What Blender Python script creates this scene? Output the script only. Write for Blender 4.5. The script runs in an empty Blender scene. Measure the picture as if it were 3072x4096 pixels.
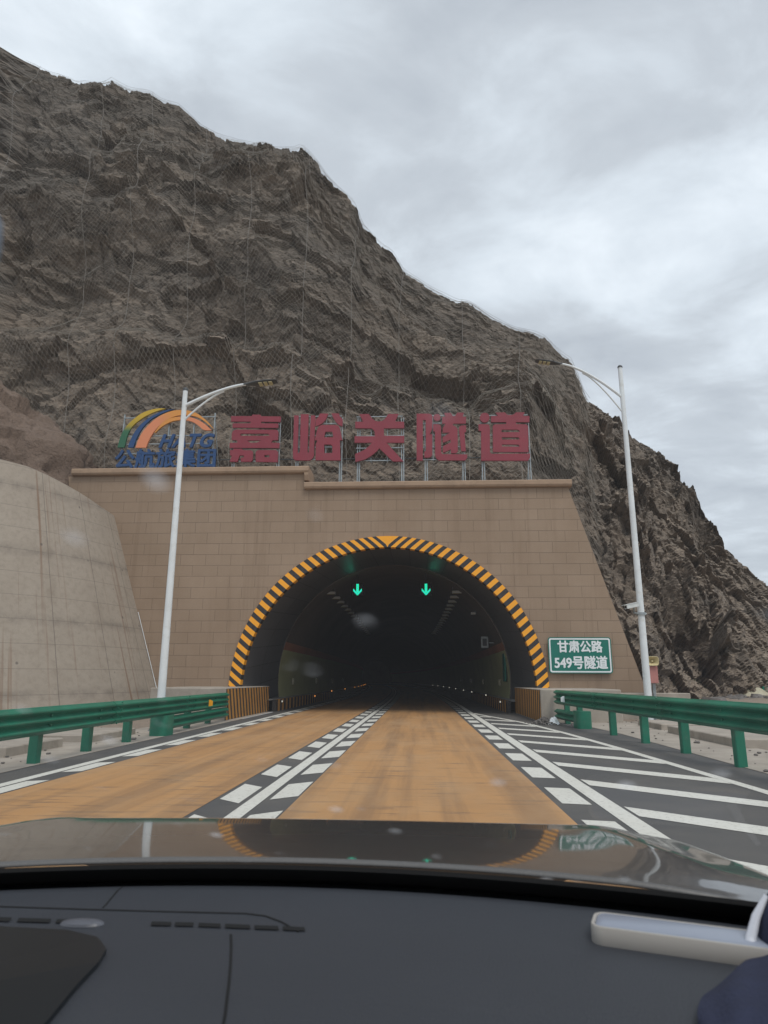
import bpy, math, random
import numpy as np
from mathutils import Vector, Matrix

random.seed(7); rng = np.random.default_rng(11)
SC = bpy.context.scene
COL = SC.collection
R = math.radians

# ------------------------------------------------------------------ camera
FPX, W0, H0, CAMH = 680.0, 768.0, 1024.0, 1.3
def _n(v): return v / np.linalg.norm(v)
fw = _n(np.array([36.0, -167.0, -FPX]))
up = np.array([11.0, 512 + (FPX * FPX / 167.0 - 512), -FPX]); up = _n(up - fw * (up @ fw))
MW = np.array([np.cross(fw, up), fw, up])            # camera -> world (x right, y along the road, z up)
cd = bpy.data.cameras.new('camera'); cam = bpy.data.objects.new('camera', cd); COL.objects.link(cam)
m4 = Matrix.Identity(4)
for i in range(3):
    for j in range(3): m4[i][j] = MW[i][j]
m4.translation = Vector((0, 0, CAMH)); cam.matrix_world = m4
cd.sensor_fit = 'VERTICAL'; cd.sensor_height = 36; cd.sensor_width = 27; cd.lens = 36 * FPX / H0
cd.clip_start = 0.05; cd.clip_end = 6000
cd.dof.use_dof = True; cd.dof.focus_distance = 24; cd.dof.aperture_fstop = 8.0
SC.camera = cam
SC.render.resolution_x, SC.render.resolution_y = 768, 1024
SC.view_settings.view_transform = 'Standard'; SC.view_settings.look = 'None'
SC.view_settings.exposure = 0.5; SC.view_settings.gamma = 1.0

# ------------------------------------------------------------------ sky and sun
SUN_EL, SUN_AZ = R(58), R(150)        # azimuth clockwise from the road direction (+Y)
wd = bpy.data.worlds.new("World"); SC.world = wd; wd.use_nodes = True
nt = wd.node_tree; N = nt.nodes; Lk = nt.links
for n_ in list(N): N.remove(n_)
wo = N.new('ShaderNodeOutputWorld'); bg = N.new('ShaderNodeBackground'); bg.inputs['Strength'].default_value = 0.1
sky = N.new('ShaderNodeTexSky'); sky.sky_type = 'NISHITA'; sky.sun_disc = False
sky.sun_elevation = SUN_EL; sky.sun_rotation = SUN_AZ
tc = N.new('ShaderNodeTexCoord'); sep = N.new('ShaderNodeSeparateXYZ'); Lk.new(tc.outputs['Generated'], sep.inputs[0])
def wm(op, a, b):
    m = N.new('ShaderNodeMath'); m.operation = op
    for k, v in enumerate((a, b)):
        if v is None: continue
        if isinstance(v, (int, float)): m.inputs[k].default_value = v
        else: Lk.new(v, m.inputs[k])
    return m.outputs[0]
zz = wm('ADD', wm('MAXIMUM', sep.outputs[2], 0.0), 0.22)
cb = N.new('ShaderNodeCombineXYZ')
Lk.new(wm('DIVIDE', sep.outputs[0], zz), cb.inputs[0]); Lk.new(wm('DIVIDE', sep.outputs[1], zz), cb.inputs[1])
def wnoise(scale, detail, rough, off):
    mp = N.new('ShaderNodeMapping'); mp.inputs['Location'].default_value = off
    mp.inputs['Rotation'].default_value = (0, 0, R(35)); mp.inputs['Scale'].default_value = (1.0, 1.25, 1)
    Lk.new(cb.outputs[0], mp.inputs[0])
    t = N.new('ShaderNodeTexNoise'); t.inputs['Scale'].default_value = scale; t.inputs['Detail'].default_value = detail
    t.inputs['Roughness'].default_value = rough; t.inputs['Distortion'].default_value = 0.35
    Lk.new(mp.outputs[0], t.inputs['Vector']); return t.outputs[0]
n1 = wnoise(0.95, 4.0, 0.5, (3.3, 1.1, 0)); n2 = wnoise(3.4, 7.0, 0.56, (7.7, 4.2, 0))
cl = wm('ADD', wm('MULTIPLY', n1, 0.46), wm('MULTIPLY', n2, 0.54))
rp = N.new('ShaderNodeValToRGB'); Lk.new(cl, rp.inputs[0])
e = rp.color_ramp.elements
e[0].position = 0.34; e[0].color = (0.40, 0.435, 0.485, 1)
e[1].position = 0.66; e[1].color = (0.76, 0.815, 0.875, 1)
q = e.new(0.46); q.color = (0.49, 0.53, 0.58, 1)
q = e.new(0.55); q.color = (0.61, 0.665, 0.725, 1)
vm = N.new('ShaderNodeVectorMath'); vm.operation = 'SCALE'; vm.inputs['Scale'].default_value = 9.3
Lk.new(rp.outputs[0], vm.inputs[0])
mx = N.new('ShaderNodeMix'); mx.data_type = 'RGBA'; mx.inputs[0].default_value = 0.93
Lk.new(sky.outputs[0], mx.inputs[6]); Lk.new(vm.outputs[0], mx.inputs[7])
Lk.new(mx.outputs[2], bg.inputs[0]); Lk.new(bg.outputs[0], wo.inputs[0])

sd = bpy.data.lights.new('sun', 'SUN'); sd.energy = 1.1; sd.angle = R(25); sd.color = (1.0, 0.95, 0.88)
so = bpy.data.objects.new('sun', sd); COL.objects.link(so)
sv = Vector((math.sin(SUN_AZ) * math.cos(SUN_EL), math.cos(SUN_AZ) * math.cos(SUN_EL), math.sin(SUN_EL)))
so.rotation_euler = sv.to_track_quat('Z', 'Y').to_euler(); so.location = (0, 0, 60)

# ------------------------------------------------------------------ helpers
def tag(o, label=None, cat=None, group=None, kind=None):
    if label: o['label'] = label
    if cat: o['category'] = cat
    if group: o['group'] = group
    if kind: o['kind'] = kind
    return o
def thing(name, label, cat, loc=(0, 0, 0), group=None):
    o = bpy.data.objects.new(name, None); COL.objects.link(o); o.location = loc; o.empty_display_size = .2
    return tag(o, label, cat, group)
def adopt(o, parent):
    """parent with world position kept (parents are only translated)"""
    o.parent = parent
    p = parent; off = Vector((0, 0, 0))
    while p: off += p.location; p = p.parent
    o.location = Vector(o.location) - off
def raw_mesh(name, v, f, mats, midx=None, smooth=False, parent=None):
    me = bpy.data.meshes.new(name); me.from_pydata([tuple(map(float, p)) for p in v], [], f)
    for m in (mats if isinstance(mats, (list, tuple)) else [mats]): me.materials.append(m)
    if midx is not None: me.polygons.foreach_set('material_index', midx)
    if smooth: me.polygons.foreach_set('use_smooth', [True] * len(me.polygons))
    me.update(); o = bpy.data.objects.new(name, me); COL.objects.link(o)
    if parent: adopt(o, parent)
    return o
class MB:
    def __init__(s): s.v = []; s.f = []; s.m = []
    def add(s, v, f, mi=0):
        b = len(s.v); s.v += [tuple(map(float, p)) for p in v]
        for q_ in f: s.f.append([b + i for i in q_]); s.m.append(mi)
        return s
    def box(s, x0, x1, y0, y1, z0, z1, mi=0):
        v = [(x, y, z) for z in (z0, z1) for y in (y0, y1) for x in (x0, x1)]
        return s.add(v, [(0, 2, 3, 1), (4, 5, 7, 6), (0, 1, 5, 4), (2, 6, 7, 3), (0, 4, 6, 2), (1, 3, 7, 5)], mi)
    def bbox(s, x0, x1, y0, y1, z0, z1, b=.01, mi=0):
        """box with chamfered edges"""
        v = []; f = []
        lv = [(z0, b), (z0 + b, 0), (z1 - b, 0), (z1, b)]
        for z, i in lv:
            v += [(x0 + i + b, y0 + i, z), (x1 - i - b, y0 + i, z), (x1 - i, y0 + i + b, z), (x1 - i, y1 - i - b, z),
                  (x1 - i - b, y1 - i, z), (x0 + i + b, y1 - i, z), (x0 + i, y1 - i - b, z), (x0 + i, y0 + i + b, z)]
        for k in range(3):
            for j in range(8): f.append((k * 8 + j, k * 8 + (j + 1) % 8, k * 8 + 8 + (j + 1) % 8, k * 8 + 8 + j))
        f.append(tuple(range(7, -1, -1))); f.append(tuple(range(24, 32)))
        return s.add(v, f, mi)
    def tube(s, pts, r, n=10, mi=0, cap=True, flat=1.0):
        pts = [Vector(p) for p in pts]; k = len(pts); rr = r if isinstance(r, (list, tuple)) else [r] * k
        v = []; f = []; ref = None
        for i, p in enumerate(pts):
            d = (pts[min(i + 1, k - 1)] - pts[max(i - 1, 0)]).normalized()
            if ref is None: ref = Vector((0, 0, 1)) if abs(d.z) < .9 else Vector((1, 0, 0))
            a = d.cross(ref).normalized(); b_ = a.cross(d).normalized(); ref = b_
            for j in range(n):
                t = 2 * math.pi * j / n
                v.append(p + a * math.cos(t) * rr[i] + b_ * math.sin(t) * rr[i] * flat)
        for i in range(k - 1):
            for j in range(n): f.append((i * n + j, i * n + (j + 1) % n, (i + 1) * n + (j + 1) % n, (i + 1) * n + j))
        if cap: f.append(tuple(range(n - 1, -1, -1))); f.append(tuple((k - 1) * n + j for j in range(n)))
        return s.add(v, f, mi)
    def loft(s, rings, closed=True, cap=True, mi=0):
        n = len(rings[0]); v = [p for r_ in rings for p in r_]; f = []
        for i in range(len(rings) - 1):
            for j in range(n if closed else n - 1):
                f.append((i * n + j, i * n + (j + 1) % n, (i + 1) * n + (j + 1) % n, (i + 1) * n + j))
        if cap and closed: f.append(tuple(range(n - 1, -1, -1))); f.append(tuple((len(rings) - 1) * n + j for j in range(n)))
        return s.add(v, f, mi)
    def prism(s, poly, axis, a, b, mi=0):
        """poly of 2-D points extruded along an axis 'x','y','z' from a to b"""
        mk = {'y': lambda p, t: (p[0], t, p[1]), 'x': lambda p, t: (t, p[0], p[1]), 'z': lambda p, t: (p[0], p[1], t)}[axis]
        return s.loft([[mk(p, a) for p in poly], [mk(p, b) for p in poly]], mi=mi)
    def build(s, name, mats, parent=None, smooth=False):
        o = raw_mesh(name, s.v, s.f, mats, s.m, smooth, parent)
        import bmesh
        bm = bmesh.new(); bm.from_mesh(o.data); bmesh.ops.recalc_face_normals(bm, faces=bm.faces); bm.to_mesh(o.data); bm.free()
        return o
def shade_auto(o, ang=40):
    import bmesh
    bm = bmesh.new(); bm.from_mesh(o.data); c = math.cos(R(ang))
    for f_ in bm.faces: f_.smooth = True
    for e_ in bm.edges:
        if len(e_.link_faces) == 2 and e_.link_faces[0].normal.dot(e_.link_faces[1].normal) < c: e_.smooth = False
    bm.to_mesh(o.data); bm.free(); return o
def copy_tree(o, parent=None):
    c = o.copy(); COL.objects.link(c); c.parent = parent
    for ch in list(o.children): copy_tree(ch, c)
    return c
def plate(name, polys, y0, y1, mat, parent=None):
    """flat shapes with holes in the XZ plane, given real thickness from y0 (front) to y1"""
    cu = bpy.data.curves.new(name, 'CURVE'); cu.dimensions = '2D'; cu.fill_mode = 'BOTH'; cu.extrude = (y1 - y0) / 2
    for pl in polys:
        sp = cu.splines.new('POLY'); sp.points.add(len(pl) - 1); sp.use_cyclic_u = True
        for p_, (x, z) in zip(sp.points, pl): p_.co = (x, z, 0, 1)
    t = bpy.data.objects.new('t', cu); COL.objects.link(t)
    bpy.context.view_layer.update()
    me = bpy.data.meshes.new_from_object(t.evaluated_get(bpy.context.evaluated_depsgraph_get()))
    bpy.data.objects.remove(t); bpy.data.curves.remove(cu)
    ym = (y0 + y1) / 2
    for v in me.vertices: x, z, y = v.co; v.co = (x, ym - y, z)
    me.name = name; me.materials.clear(); me.materials.append(mat); me.update()
    o = bpy.data.objects.new(name, me); COL.objects.link(o)
    if parent: adopt(o, parent)
    return o
def lettering(name, body, x0, x1, z0, z1, y0, y1, mat, parent, bold=0.0, shear=0.0, space=1.0):
    cu = bpy.data.curves.new(name, 'FONT'); cu.body = body; cu.size = 1; cu.extrude = .05; cu.shear = shear
    cu.space_character = space; cu.resolution_u = 6
    t = bpy.data.objects.new('t', cu); COL.objects.link(t); bpy.context.view_layer.update()
    me = bpy.data.meshes.new_from_object(t.evaluated_get(bpy.context.evaluated_depsgraph_get()))
    bpy.data.objects.remove(t); bpy.data.curves.remove(cu)
    co = np.array([v.co[:] for v in me.vertices]); lo, hi = co.min(0), co.max(0)
    for v in me.vertices:
        x, z, y = v.co
        v.co = (x0 + (x - lo[0]) / (hi[0] - lo[0]) * (x1 - x0), y1 - (y - lo[2]) / (hi[2] - lo[2]) * (y1 - y0), z0 + (z - lo[1]) / (hi[1] - lo[1]) * (z1 - z0))
    if bold:   # heavier strokes: the same glyphs again, nudged sideways and stepped a little in depth
        vs = [v.co[:] for v in me.vertices]; fs = [list(p.vertices) for p in me.polygons]; V2, F2 = list(vs), list(fs)
        for k, (dx, dz_) in enumerate(((1, 0), (-1, 0), (0, 1), (0, -1), (.7, .7), (-.7, .7), (.7, -.7), (-.7, -.7))):
            b_ = len(V2); V2 += [(x + dx * bold, y + .0012 * (k + 1) * (1 if y1 - y0 > .03 else .3), z + dz_ * bold) for x, y, z in vs]; F2 += [[b_ + i for i in f_] for f_ in fs]
        bpy.data.meshes.remove(me); me = bpy.data.meshes.new(name); me.from_pydata(V2, [], F2)
    me.name = name; me.materials.clear(); me.materials.append(mat); me.update()
    o = bpy.data.objects.new(name, me); COL.objects.link(o)
    if parent: adopt(o, parent)
    return o

# ------------------------------------------------------------------ materials
class NT:
    def __init__(s, name):
        s.mat = bpy.data.materials.new(name); s.mat.use_nodes = True; s.t = s.mat.node_tree; s.n = s.t.nodes
        s.b = s.n['Principled BSDF']; s.out = s.n['Material Output']; s._tc = None
    def new(s, k, **kw):
        x = s.n.new(k)
        for a, v in kw.items(): setattr(x, a, v)
        return x
    def link(s, a, b): s.t.links.new(a, b)
    def coord(s, which='Object'):
        if not s._tc: s._tc = s.new('ShaderNodeTexCoord')
        return s._tc.outputs[which]
    def geo(s): return s.new('ShaderNodeNewGeometry')
    def mapping(s, vec, scale=(1, 1, 1), rot=(0, 0, 0), loc=(0, 0, 0)):
        m = s.new('ShaderNodeMapping'); m.inputs['Scale'].default_value = scale; m.inputs['Rotation'].default_value = rot; m.inputs['Location'].default_value = loc
        s.link(vec, m.inputs[0]); return m.outputs[0]
    def noise(s, vec, scale, detail=4, rough=.55, dist=0):
        t = s.new('ShaderNodeTexNoise'); s.link(vec, t.inputs['Vector'])
        t.inputs['Scale'].default_value = scale; t.inputs['Detail'].default_value = detail; t.inputs['Roughness'].default_value = rough; t.inputs['Distortion'].default_value = dist
        return t.outputs[0]
    def math(s, op, a, b=None, clamp=False):
        m = s.new('ShaderNodeMath', operation=op, use_clamp=clamp)
        for k, v in enumerate((a, b)):
            if v is None: continue
            if isinstance(v, (int, float)): m.inputs[k].default_value = v
            else: s.link(v, m.inputs[k])
        return m.outputs[0]
    def ramp(s, fac, stops):
        r = s.new('ShaderNodeValToRGB'); s.link(fac, r.inputs[0]); e = r.color_ramp.elements
        while len(e) < len(stops): e.new(.5)
        for el, (p, c) in zip(e, stops): el.position = p; el.color = (*c, 1) if isinstance(c, (tuple, list)) else (c, c, c, 1)
        return r.outputs[0]
    def mix(s, fac, a, b, mode='MIX'):
        m = s.new('ShaderNodeMix', data_type='RGBA', blend_type=mode)
        for k, v in ((0, fac), (6, a), (7, b)):
            if isinstance(v, (int, float)): m.inputs[k].default_value = v if k == 0 else (v, v, v, 1)
            elif isinstance(v, (tuple, list)): m.inputs[k].default_value = (*v[:3], 1)
            else: s.link(v, m.inputs[k])
        return m.outputs[2]
    def bump(s, h, strength=.3, dist=.02, prev=None):
        b = s.new('ShaderNodeBump'); b.inputs['Strength'].default_value = strength; b.inputs['Distance'].default_value = dist
        s.link(h, b.inputs['Height'])
        if prev: s.link(prev, b.inputs['Normal'])
        s.link(b.outputs[0], s.b.inputs['Normal']); return b.outputs[0]
    def color(s, c):
        if isinstance(c, (tuple, list)): s.b.inputs['Base Color'].default_value = (*c[:3], 1)
        else: s.link(c, s.b.inputs['Base Color'])
    def set(s, **kw):
        for k, v in kw.items():
            i = s.b.inputs[k.replace('_', ' ')]
            if isinstance(v, (int, float)): i.default_value = v
            elif isinstance(v, tuple): i.default_value = v
            else: s.link(v, i)
        return s
def simple(name, col, rough=.6, metal=0, var=.25, scale=3, bump=.0, bscale=40, coat=0, dirt=None):
    t = NT(name); v = t.coord('Object')
    n_ = t.noise(v, scale, 6, .6)
    c = t.mix(t.ramp(n_, [(.3, 0.), (.7, 1.)]), tuple(x * (1 - var) for x in col), tuple(min(1, x * (1 + var * .6)) for x in col))
    if dirt: c = t.mix(t.ramp(t.noise(v, scale * 2.7, 8, .65), [(.52, 0.), (.75, .7)]), c, dirt)
    t.color(c); t.set(Roughness=rough, Metallic=metal)
    if coat: t.set(Coat_Weight=coat, Coat_Roughness=.06)
    if bump: t.bump(t.noise(v, bscale, 6, .6), bump, .01)
    return t.mat
MT = {}
MT['white_paint'] = simple('white_pole_paint', (.72, .75, .76), .35, 0, .08, 1.5, dirt=(.55, .54, .5))
MT['steel'] = simple('galvanised_steel', (.34, .37, .38), .45, .6, .3, 6)
MT['dark_grey'] = simple('dark_grey_casting', (.06, .065, .07), .5, .2, .2, 8)
MT['glass_lens'] = simple('lamp_lens', (.55, .5, .3), .25, 0, .2, 30)
MT['green_rail'] = simple('green_rail_coating', (.004, .158, .092), .42, 0, .3, 1.2, .06, 30, dirt=(.06, .15, .105))
MT['green_sign'] = simple('green_sign_sheeting', (.0, .155, .115), .4, 0, .1, 2)
MT['white_sheet'] = simple('white_sign_sheeting', (.78, .82, .84), .45, 0, .06, 3)
MT['red_letter'] = simple('red_letter_sheet', (.235, .024, .042), .5, 0, .12, .8, dirt=(.21, .042, .055))
MT['red_edge'] = MT['red_letter']
MT['blue_letter'] = simple('blue_letter_sheet', (.012, .058, .175), .5, 0, .12, 1.2, dirt=(.03, .065, .145))
MT['concrete_pale'] = simple('pale_concrete', (.37, .325, .275), .9, 0, .22, 1.3, .5, 14, dirt=(.24, .2, .165))
MT['coping'] = simple('coping_stone', (.36, .25, .17), .85, 0, .13, 1.5, .25, 30, dirt=(.25, .175, .12))
MT['yellow'] = simple('hazard_yellow', (.95, .40, .015), .4, 0, .05, 1.5, dirt=(.85, .36, .03))
MT['black'] = simple('hazard_black', (.022, .022, .025), .5, 0, .3, 2, dirt=(.08, .07, .06))
MT['ochre_block'] = simple('faded_yellow_paint', (.48, .225, .04), .7, 0, .2, 2.5, .2, 30, dirt=(.28, .16, .06))
MT['black_block'] = simple('faded_black_paint', (.035, .03, .027), .75, 0, .4, 2.5, dirt=(.11, .085, .06))
MT['rust_cable'] = simple('wire_rope', (.22, .20, .175), .6, .3, .2, 4)
MT['wire'] = simple('net_wire', (.27, .24, .20), .6, .2, .25, 2)
MT['horn'] = simple('cream_plastic', (.58, .49, .27), .5, 0, .1, 5)
MT['pink'] = simple('pink_cabinet_paint', (.45, .19, .17), .6, 0, .1, 4)
MT['cctv'] = simple('off_white_housing', (.62, .64, .63), .4, 0, .1, 6)
MT['rubber'] = simple('black_rubber', (.012, .012, .013), .6, 0, .2, 10)
MT['stone'] = simple('grey_rubble_stone', (.15, .135, .125), .9, 0, .4, 2.5, .5, 12)

# asphalt
t = NT('asphalt'); v = t.coord('Object')
c = t.mix(t.noise(v, 90, 3, .7), (.034, .034, .036), (.115, .112, .109))
c = t.mix(t.ramp(t.noise(v, .7, 6, .6), [(.42, 0.), (.72, .55)]), c, (.15, .135, .118))
t.color(c); t.set(Roughness=.85); t.bump(t.noise(v, 120, 2, .7), .5, .008); MT['asphalt'] = t.mat
# ochre lane coating with dark tyre tracks along the lane
t = NT('ochre_surfacing'); v = t.coord('Object')
lo_ = t.mapping(v, (1.5, .12, 1)); c = t.mix(t.noise(lo_, 1.6, 6, .6), (.43, .222, .08), (.55, .295, .112))
c = t.mix(t.ramp(t.noise(t.mapping(v, (2.2, .07, 1), loc=(4, 2, 0)), 1.3, 5, .6), [(.44, 0.), (.62, .75)]), c, (.25, .14, .066))
c = t.mix(t.ramp(t.noise(t.mapping(v, (.9, 6, 1)), 1.2, 6, .7), [(.54, 0.), (.63, .7)]), c, (.15, .098, .062))
c = t.mix(t.ramp(t.noise(t.mapping(v, (.8, .45, 1), loc=(2, 7, 0)), .8, 5, .6), [(.5, 0.), (.72, .5)]), c, (.27, .165, .085))
c = t.mix(t.ramp(t.noise(t.mapping(v, (1, .35, 1)), .9, 7, .65), [(.45, 0.), (.7, .55)]), c, (.50, .33, .18))
c = t.mix(t.math('MULTIPLY', t.noise(v, 130, 2, .8), .4), c, (.30, .16, .065))
t.color(c); t.set(Roughness=.8); t.bump(t.noise(v, 110, 2, .7), .35, .006); MT['ochre'] = t.mat
# road marking paint
t = NT('road_paint'); v = t.coord('Object')
c = t.mix(t.noise(v, 1.5, 6, .6), (.58, .565, .50), (.72, .71, .66))
c = t.mix(t.ramp(t.noise(v, 20, 7, .78), [(.54, 0.), (.68, .85)]), c, (.22, .2, .18))
t.color(c); t.set(Roughness=.7); t.bump(t.noise(v, 90, 2, .7), .3, .006); MT['road_paint'] = t.mat
# portal facing: panels in running bond
t = NT('portal_panels'); v = t.coord('Object'); sp_ = t.new('ShaderNodeSeparateXYZ'); t.link(v, sp_.inputs[0])
cbx = t.new('ShaderNodeCombineXYZ'); t.link(sp_.outputs[0], cbx.inputs[0]); t.link(sp_.outputs[2], cbx.inputs[1])
br = t.new('ShaderNodeTexBrick'); t.link(t.mapping(cbx.outputs[0], (1, 1, 1), loc=(.37, .02, 0)), br.inputs['Vector'])
br.inputs['Scale'].default_value = 1; br.inputs['Brick Width'].default_value = 1.0; br.inputs['Row Height'].default_value = .432
br.inputs['Mortar Size'].default_value = .009; br.inputs['Mortar Smooth'].default_value = .15; br.inputs['Bias'].default_value = .0
br.inputs['Color1'].default_value = (.292, .212, .148, 1); br.inputs['Color2'].default_value = (.325, .237, .168, 1); br.inputs['Mortar'].default_value = (.17, .122, .09, 1)
c = t.mix(t.math('MULTIPLY', t.ramp(t.noise(t.mapping(v, (.35, 1, .16)), 1.6, 6, .6), [(.38, 0.), (.72, 1.)]), .55), br.outputs[0], (.215, .142, .09))
c = t.mix(t.math('MULTIPLY', t.ramp(t.noise(t.mapping(v, (2.4, 1, .10)), 1.3, 5, .6), [(.52, 0.), (.70, 1.)]), .35), c, (.17, .112, .072))
c = t.mix(t.math('MULTIPLY', t.ramp(t.noise(v, .45, 5, .6), [(.45, 0.), (.7, 1.)]), .3), c, (.38, .28, .2))
c = t.mix(t.math('MULTIPLY', t.noise(v, 14, 6, .7), .22), c, (.34, .245, .17))
t.color(c); t.set(Roughness=.85)
b1 = t.bump(t.math('MULTIPLY', br.outputs['Fac'], -1), .6, .01); t.bump(t.noise(v, 45, 4, .6), .15, .005, b1); MT['portal'] = t.mat
# cast concrete of the wing wall, uses UV metres
t = NT('wing_wall_concrete'); v = t.coord('UV'); vo = t.coord('Object')
def lines(vec_axis, period, width, wob=.0):
    s_ = t.new('ShaderNodeSeparateXYZ'); t.link(v, s_.inputs[0])
    x = t.math('ADD', s_.outputs[vec_axis], t.math('MULTIPLY', t.math('SUBTRACT', t.noise(v, .9, 4, .6), .5), wob))
    fr = t.math('ABSOLUTE', t.math('SUBTRACT', t.math('FRACT', t.math('DIVIDE', x, period)), .5))
    return t.math('SUBTRACT', 1, t.math('DIVIDE', fr, width / period, clamp=True), clamp=True)
c = t.mix(t.noise(v, .8, 6, .6), (.285, .238, .19), (.375, .325, .268))
c = t.mix(t.ramp(t.noise(v, 4.5, 8, .68), [(.46, 0.), (.8, .75)]), c, (.22, .18, .142))
c = t.mix(t.math('MULTIPLY', lines(1, 2.43, .26, .30), t.ramp(t.noise(v, 1.3, 7, .72), [(.38, 0.), (.68, .8)])), c, (.155, .13, .108))
c = t.mix(t.math('MULTIPLY', lines(1, .81, .02, .02), .45), c, (.12, .10, .085))
c = t.mix(t.math('MULTIPLY', lines(0, 2.05, .022, .03), .8), c, (.10, .085, .07))
c = t.mix(t.math('MULTIPLY', lines(0, 2.05, .3, .3), t.ramp(t.noise(v, 1.1, 4, .6), [(.52, 0.), (.7, .6)])), c, (.21, .165, .125))
# rust coloured run-down streaks
st = t.ramp(t.noise(t.mapping(v, (5.5, .10, 1), rot=(0, 0, R(5)), loc=(.7, .3, 0)), 1.0, 4, .5), [(.60, 0.), (.70, .8)])
c = t.mix(st, c, (.20, .125, .08))
vor = t.new('ShaderNodeTexVoronoi', feature='F1'); vor.inputs['Scale'].default_value = 1.55; t.link(v, vor.inputs['Vector'])
c = t.mix(t.ramp(vor.outputs['Distance'], [(.05, .75), (.10, 0.)]), c, (.10, .085, .075))
t.color(c); t.set(Roughness=.9); b1 = t.bump(t.noise(v, 26, 6, .65), .35, .015); t.bump(lines(1, 1.62, .05, .05), -.4, .02, b1); MT['wing'] = t.mat
# rock
t = NT('mountain_rock'); g_ = t.geo(); v = t.coord('Object')
wv = t.new('ShaderNodeVectorMath', operation='MULTIPLY_ADD'); nz = t.new('ShaderNodeTexNoise'); nz.inputs['Scale'].default_value = .9; nz.inputs['Detail'].default_value = 5; t.link(v, nz.inputs['Vector'])
t.link(nz.outputs['Color'], wv.inputs[0]); wv.inputs[1].default_value = (1.3, 1.3, 1.3); t.link(v, wv.inputs[2])
dv = t.mapping(wv.outputs[0], (.5, 1, 1.9), rot=(0, R(33), 0))
c = t.ramp(t.noise(dv, .42, 9, .66, .4), [(.28, (.070, .060, .050)), (.46, (.118, .099, .081)), (.58, (.156, .128, .103)), (.76, (.225, .180, .140))])
c = t.mix(t.ramp(t.noise(t.mapping(v, (.5, 1, 1.7), rot=(0, R(28), 0)), .17, 5, .62), [(.47, 0.), (.57, .75)]), c, (.24, .19, .145))
c = t.mix(t.ramp(t.noise(v, .09, 4, .6), [(.42, 0.), (.64, .5)]), c, t.mix(t.noise(dv, 1.3, 8, .7), (.056, .051, .046), (.125, .113, .102)))
def cells(scale, seed):
    a_ = t.new('ShaderNodeTexVoronoi', feature='F1'); b_ = t.new('ShaderNodeTexVoronoi', feature='DISTANCE_TO_EDGE')
    mv = t.mapping(dv, loc=(seed, seed * 1.7, 0))
    for x_ in (a_, b_): x_.inputs['Scale'].default_value = scale; t.link(mv, x_.inputs['Vector'])
    sp3 = t.new('ShaderNodeSeparateXYZ'); t.link(a_.outputs['Color'], sp3.inputs[0]); return sp3.outputs[0], b_.outputs['Distance'], a_.outputs['Distance']
h1, e1, d1 = cells(.85, 1.0); h2, e2, d2 = cells(2.6, 4.0); h3, e3, d3 = cells(7.0, 9.0)
tone = t.math('ADD', t.math('ADD', t.math('MULTIPLY', h1, .42), t.math('MULTIPLY', h2, .38)), t.math('MULTIPLY', h3, .30))
c = t.mix(1.0, c, t.ramp(tone, [(.12, .58), (.55, 1.0), (.98, 1.42)]), 'MULTIPLY')
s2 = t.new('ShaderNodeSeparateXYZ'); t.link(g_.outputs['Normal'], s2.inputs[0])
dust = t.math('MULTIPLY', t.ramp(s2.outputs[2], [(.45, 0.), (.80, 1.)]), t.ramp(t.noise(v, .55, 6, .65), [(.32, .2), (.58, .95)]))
s4 = t.new('ShaderNodeSeparateXYZ'); t.link(v, s4.inputs[0])
el = t.math('ADD', s4.outputs[2], t.math('MULTIPLY', s4.outputs[0], .22))
lowf = t.math('MULTIPLY', t.ramp(t.math('DIVIDE', el, 40), [(.25, 1.), (.75, 0.)]), t.ramp(t.noise(dv, .3, 7, .65), [(.34, 0.), (.56, .85)]))
c = t.mix(lowf, c, t.mix(t.noise(v, 2.5, 7, .7), (.16, .126, .096), (.34, .26, .195)))
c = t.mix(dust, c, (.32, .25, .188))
crack = t.math('MULTIPLY', t.ramp(e1, [(.0, .65), (.035, 0.)]), t.ramp(t.noise(v, .8, 3, .6), [(.45, 0.), (.6, 1.)]))
c = t.mix(crack, c, (.03, .026, .023))
c = t.mix(t.math('MULTIPLY', t.ramp(e2, [(.0, .8), (.05, 0.)]), .65), c, (.035, .03, .027))
c = t.mix(t.math('MULTIPLY', t.noise(v, 9, 8, .75), .4), c, t.mix(t.noise(v, 21, 3, .6), (.035, .03, .026), (.22, .182, .145)))
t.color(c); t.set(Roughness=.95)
b1 = t.bump(t.math('ADD', t.math('MULTIPLY', h1, .5), t.math('MULTIPLY', d1, .8)), .5, .40)
b1 = t.bump(t.math('ADD', h2, t.math('MULTIPLY', d2, 1.2)), .5, .14, b1); b1 = t.bump(t.math('ADD', h3, d3), .6, .06, b1)
t.bump(t.noise(t.mapping(dv, (.5, 1, 2.4)), 2.2, 10, .66, .2), .6, .18, b1); MT['rock'] = t.mat
t = NT('sprayed_soil'); v = t.coord('Object')
c = t.mix(t.noise(v, .5, 6, .6), (.165, .115, .086), (.25, .18, .138)); c = t.mix(t.ramp(t.noise(v, 6, 8, .7), [(.5, 0.), (.72, .7)]), c, (.12, .085, .065))
t.color(c); t.set(Roughness=.95); b1 = t.bump(t.noise(v, 2.2, 8, .6), .9, .35); t.bump(t.noise(v, 11, 5, .65), 1.0, .09, b1); MT['soil_rock'] = t.mat
t = NT('dusty_ground'); v = t.coord('Object')
c = t.mix(t.noise(v, .25, 8, .6), (.20, .155, .118), (.335, .27, .21)); c = t.mix(t.ramp(t.noise(v, 5, 8, .7), [(.5, 0.), (.7, .7)]), c, (.15, .12, .095))
t.color(c); t.set(Roughness=.95); t.bump(t.noise(v, 6, 8, .7), .7, .06); MT['ground'] = t.mat
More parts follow.
